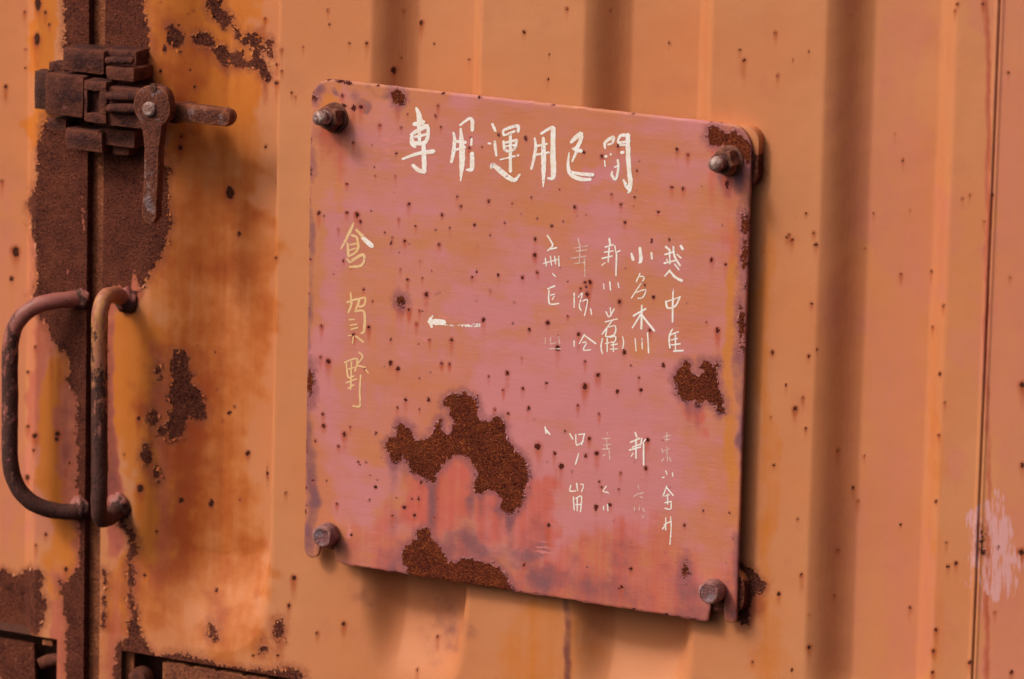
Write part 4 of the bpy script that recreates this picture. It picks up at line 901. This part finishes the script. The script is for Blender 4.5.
character(*F_, [[(75, 545, 4), (75, 575, 4)], [(100, 545, 4), (102, 575, 4), (125, 570, 4)], [(140, 540, 4), (145, 575, 4)], [(95, 600, 3), (150, 600, 3)]], .44, M_THIN)
character(*I_, [[(80, 35, 7), (85, 70, 6)], [(85, 50, 7), (105, 75, 8)]], .36)
character(*I_, [[(208, 70, 6), (225, 100, 6)], [(240, 75, 6), (245, 130, 6), (280, 110, 6)], [(286, 70, 6), (270, 130, 6)], [(255, 76, 4), (285, 72, 4)], [(255, 175, 6), (238, 232, 6)]], .37)
character(*I_, [[(215, 340, 5), (210, 370, 6), (240, 370, 5)], [(245, 330, 5), (250, 370, 5)], [(265, 335, 5), (280, 340, 5), (270, 375, 5)], [(228, 400, 6), (232, 470, 6)], [(240, 410, 6), (270, 400, 6), (265, 480, 6)], [(248, 405, 5), (248, 475, 6)], [(240, 442, 4), (268, 440, 4)]], .36)
character(*I_, [[(405, 65, 4), (408, 80, 4)], [(380, 97, 4), (420, 95, 4)], [(385, 132, 4), (425, 125, 4)], [(400, 100, 4), (405, 150, 4)], [(380, 152, 4), (420, 150, 4)], [(380, 187, 5), (395, 180, 5)], [(415, 160, 5), (418, 205, 5)]], .42, M_THIN)
character(*I_, [[(400, 345, 4), (385, 365, 4)], [(400, 375, 4), (415, 385, 4)], [(380, 370, 4), (395, 378, 4)], [(385, 450, 4), (385, 470, 4)], [(405, 440, 4), (408, 475, 5)]], .38)
character(*I_, [[(550, 65, 7), (560, 90, 8)], [(525, 117, 7), (575, 95, 8)], [(535, 142, 6), (580, 125, 7)], [(520, 157, 7), (580, 140, 7)], [(555, 100, 7), (555, 200, 7)], [(540, 172, 6), (530, 190, 5)], [(585, 95, 7), (580, 130, 6)], [(590, 122, 6), (605, 100, 6)], [(595, 125, 7), (595, 235, 7)]], .31)
character(*I_, [[(540, 402, 4), (555, 390, 4)], [(565, 340, 3), (570, 360, 3)], [(560, 387, 3), (595, 380, 3)], [(575, 400, 3), (590, 405, 3)], [(545, 455, 4), (548, 475, 4)], [(575, 450, 4), (570, 470, 4)], [(590, 460, 4), (600, 480, 4)], [(595, 500, 3), (590, 508, 3)]], .45, M_THIN)
character(*I_, [[(715, 65, 4), (715, 110, 5)], [(698, 87, 4), (735, 80, 4)], [(705, 102, 4), (730, 100, 4)], [(690, 150, 4), (695, 170, 4)], [(715, 140, 5), (718, 180, 5)], [(700, 162, 4), (730, 150, 4)], [(700, 200, 4), (690, 215, 4)], [(718, 185, 5), (720, 215, 5)], [(730, 195, 5), (738, 215, 5)]], .41, M_THIN)
character(*I_, [[(692, 300, 5), (702, 299, 5)], [(710, 265, 5), (718, 285, 5)], [(745, 275, 4), (748, 295, 5)]], .36)
character(*I_, [[(715, 345, 5), (695, 400, 5)], [(712, 350, 5), (750, 395, 6)], [(705, 397, 4), (730, 390, 4)], [(720, 385, 5), (720, 440, 4)], [(705, 432, 4), (740, 425, 4)], [(705, 460, 5), (735, 465, 5), (738, 430, 4)]], .38)
character(*I_, [[(692, 570, 5), (720, 535, 5)], [(700, 547, 4), (735, 530, 4)], [(710, 510, 4), (710, 575, 4)], [(735, 505, 5), (738, 560, 5), (732, 650, 6)]], .38)

# ------------------------------------------------------------------ pads, studs, nuts and bolts that hold the plate
def pad(x0, x1, y0, y1, seed):
    l, r, b, t = pbox(x0, x1, y0, y1, -.0085); rr = .012; out = []
    for cx, cz, a in ((r-rr, t-rr, 0), (l+rr, t-rr, 90), (l+rr, b+rr, 180), (r-rr, b+rr, 270)):
        for k in range(7): ang = math.radians(a+k*15); out.append((cx+rr*math.cos(ang), cz+rr*math.sin(ang)))
    o = solid('mounting_pad', out, -.0092, .0012, None, None, .0022, .0002, seed); o.data.materials.append(M_DOOR); o.parent = right
    q = Paint(np.array([v.co for v in o.data.vertices])); q.box('orange', 700, 760, 560, 640, .5)
    if y0 > 300: q.sdf('rust', [(x0, y0-5), (x1+6, y0+15), (x1+6, y1+6), (x0, y1+6)])
    else: q.sdf('rust', [(740, 158), (775, 150), (775, 200), (740, 200)]); q.box('stain_shade', 740, 775, 145, 220, .9)  # rust and dark tone paint in the shade on the top-right pad's lower part
    q.put(o.data, ('rust', 'pit', 'stain_shade', 'orange', 'drip', 'pink', 'wash', 'smear'))
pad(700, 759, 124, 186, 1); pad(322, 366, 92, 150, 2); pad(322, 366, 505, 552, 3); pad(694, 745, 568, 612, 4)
def stud(px, py, tilt, seed):
    q = unp(px, py, -P_OFF); ax = Vector((tilt[0], -1, tilt[1])).normalized(); b = Vector((q[0], -P_OFF, q[2]))
    s = tube('bolt', [b+ax*h for h in (-.010, .0, .012, .016, .020, .024, .0275, .0295, .0305)], [.0058, .0058, .0058, .0060, .0058, .0060, .0057, .0045, .0025], M_TIP, plate, 20, .0005)
    wsh = lathe('washer', [(.0122, .0), (.0125, .0004), (.0122, .0022), (.0115, .0026)], b, ax, M_BOLT, None, 24, .0005); wsh.parent = s; wsh.matrix_parent_inverse = s.matrix_world.inverted()
    nn = lathe('nut', [(.0100, .0026), (.0110, .0040), (.0112, .0125), (.0104, .0150), (.0080, .0160)], b, ax, M_BOLT, None, 36, .0010, True, .4+seed)
    for c in (wsh, nn): c.parent = s; c.matrix_parent_inverse = Matrix.Identity(4)
stud(335, 117.5, (.02, .12), 0); stud(730, 160.5, (0, .03), .3)
def bolt(px, py, seed):
    q = unp(px, py, -P_OFF); b = Vector((q[0], -P_OFF, q[2])); ax = Vector((0, -1, .02)).normalized()
    s = tube('bolt', [b+ax*h for h in (-.012, -.004, .002, .006)], .0058, M_BOLT, plate, 18, .0003)
    hd = lathe('bolt_head', [(.0088, .0010), (.0096, .0022), (.0097, .0110), (.0094, .0136), (.0084, .0150), (.0070, .0154), (.0064, .0150)], b, ax, M_HEAD, None, 32, .0010, False, seed)
    hd.parent = s
bolt(330.5, 533.5, .2); bolt(716.5, 589.5, .9)
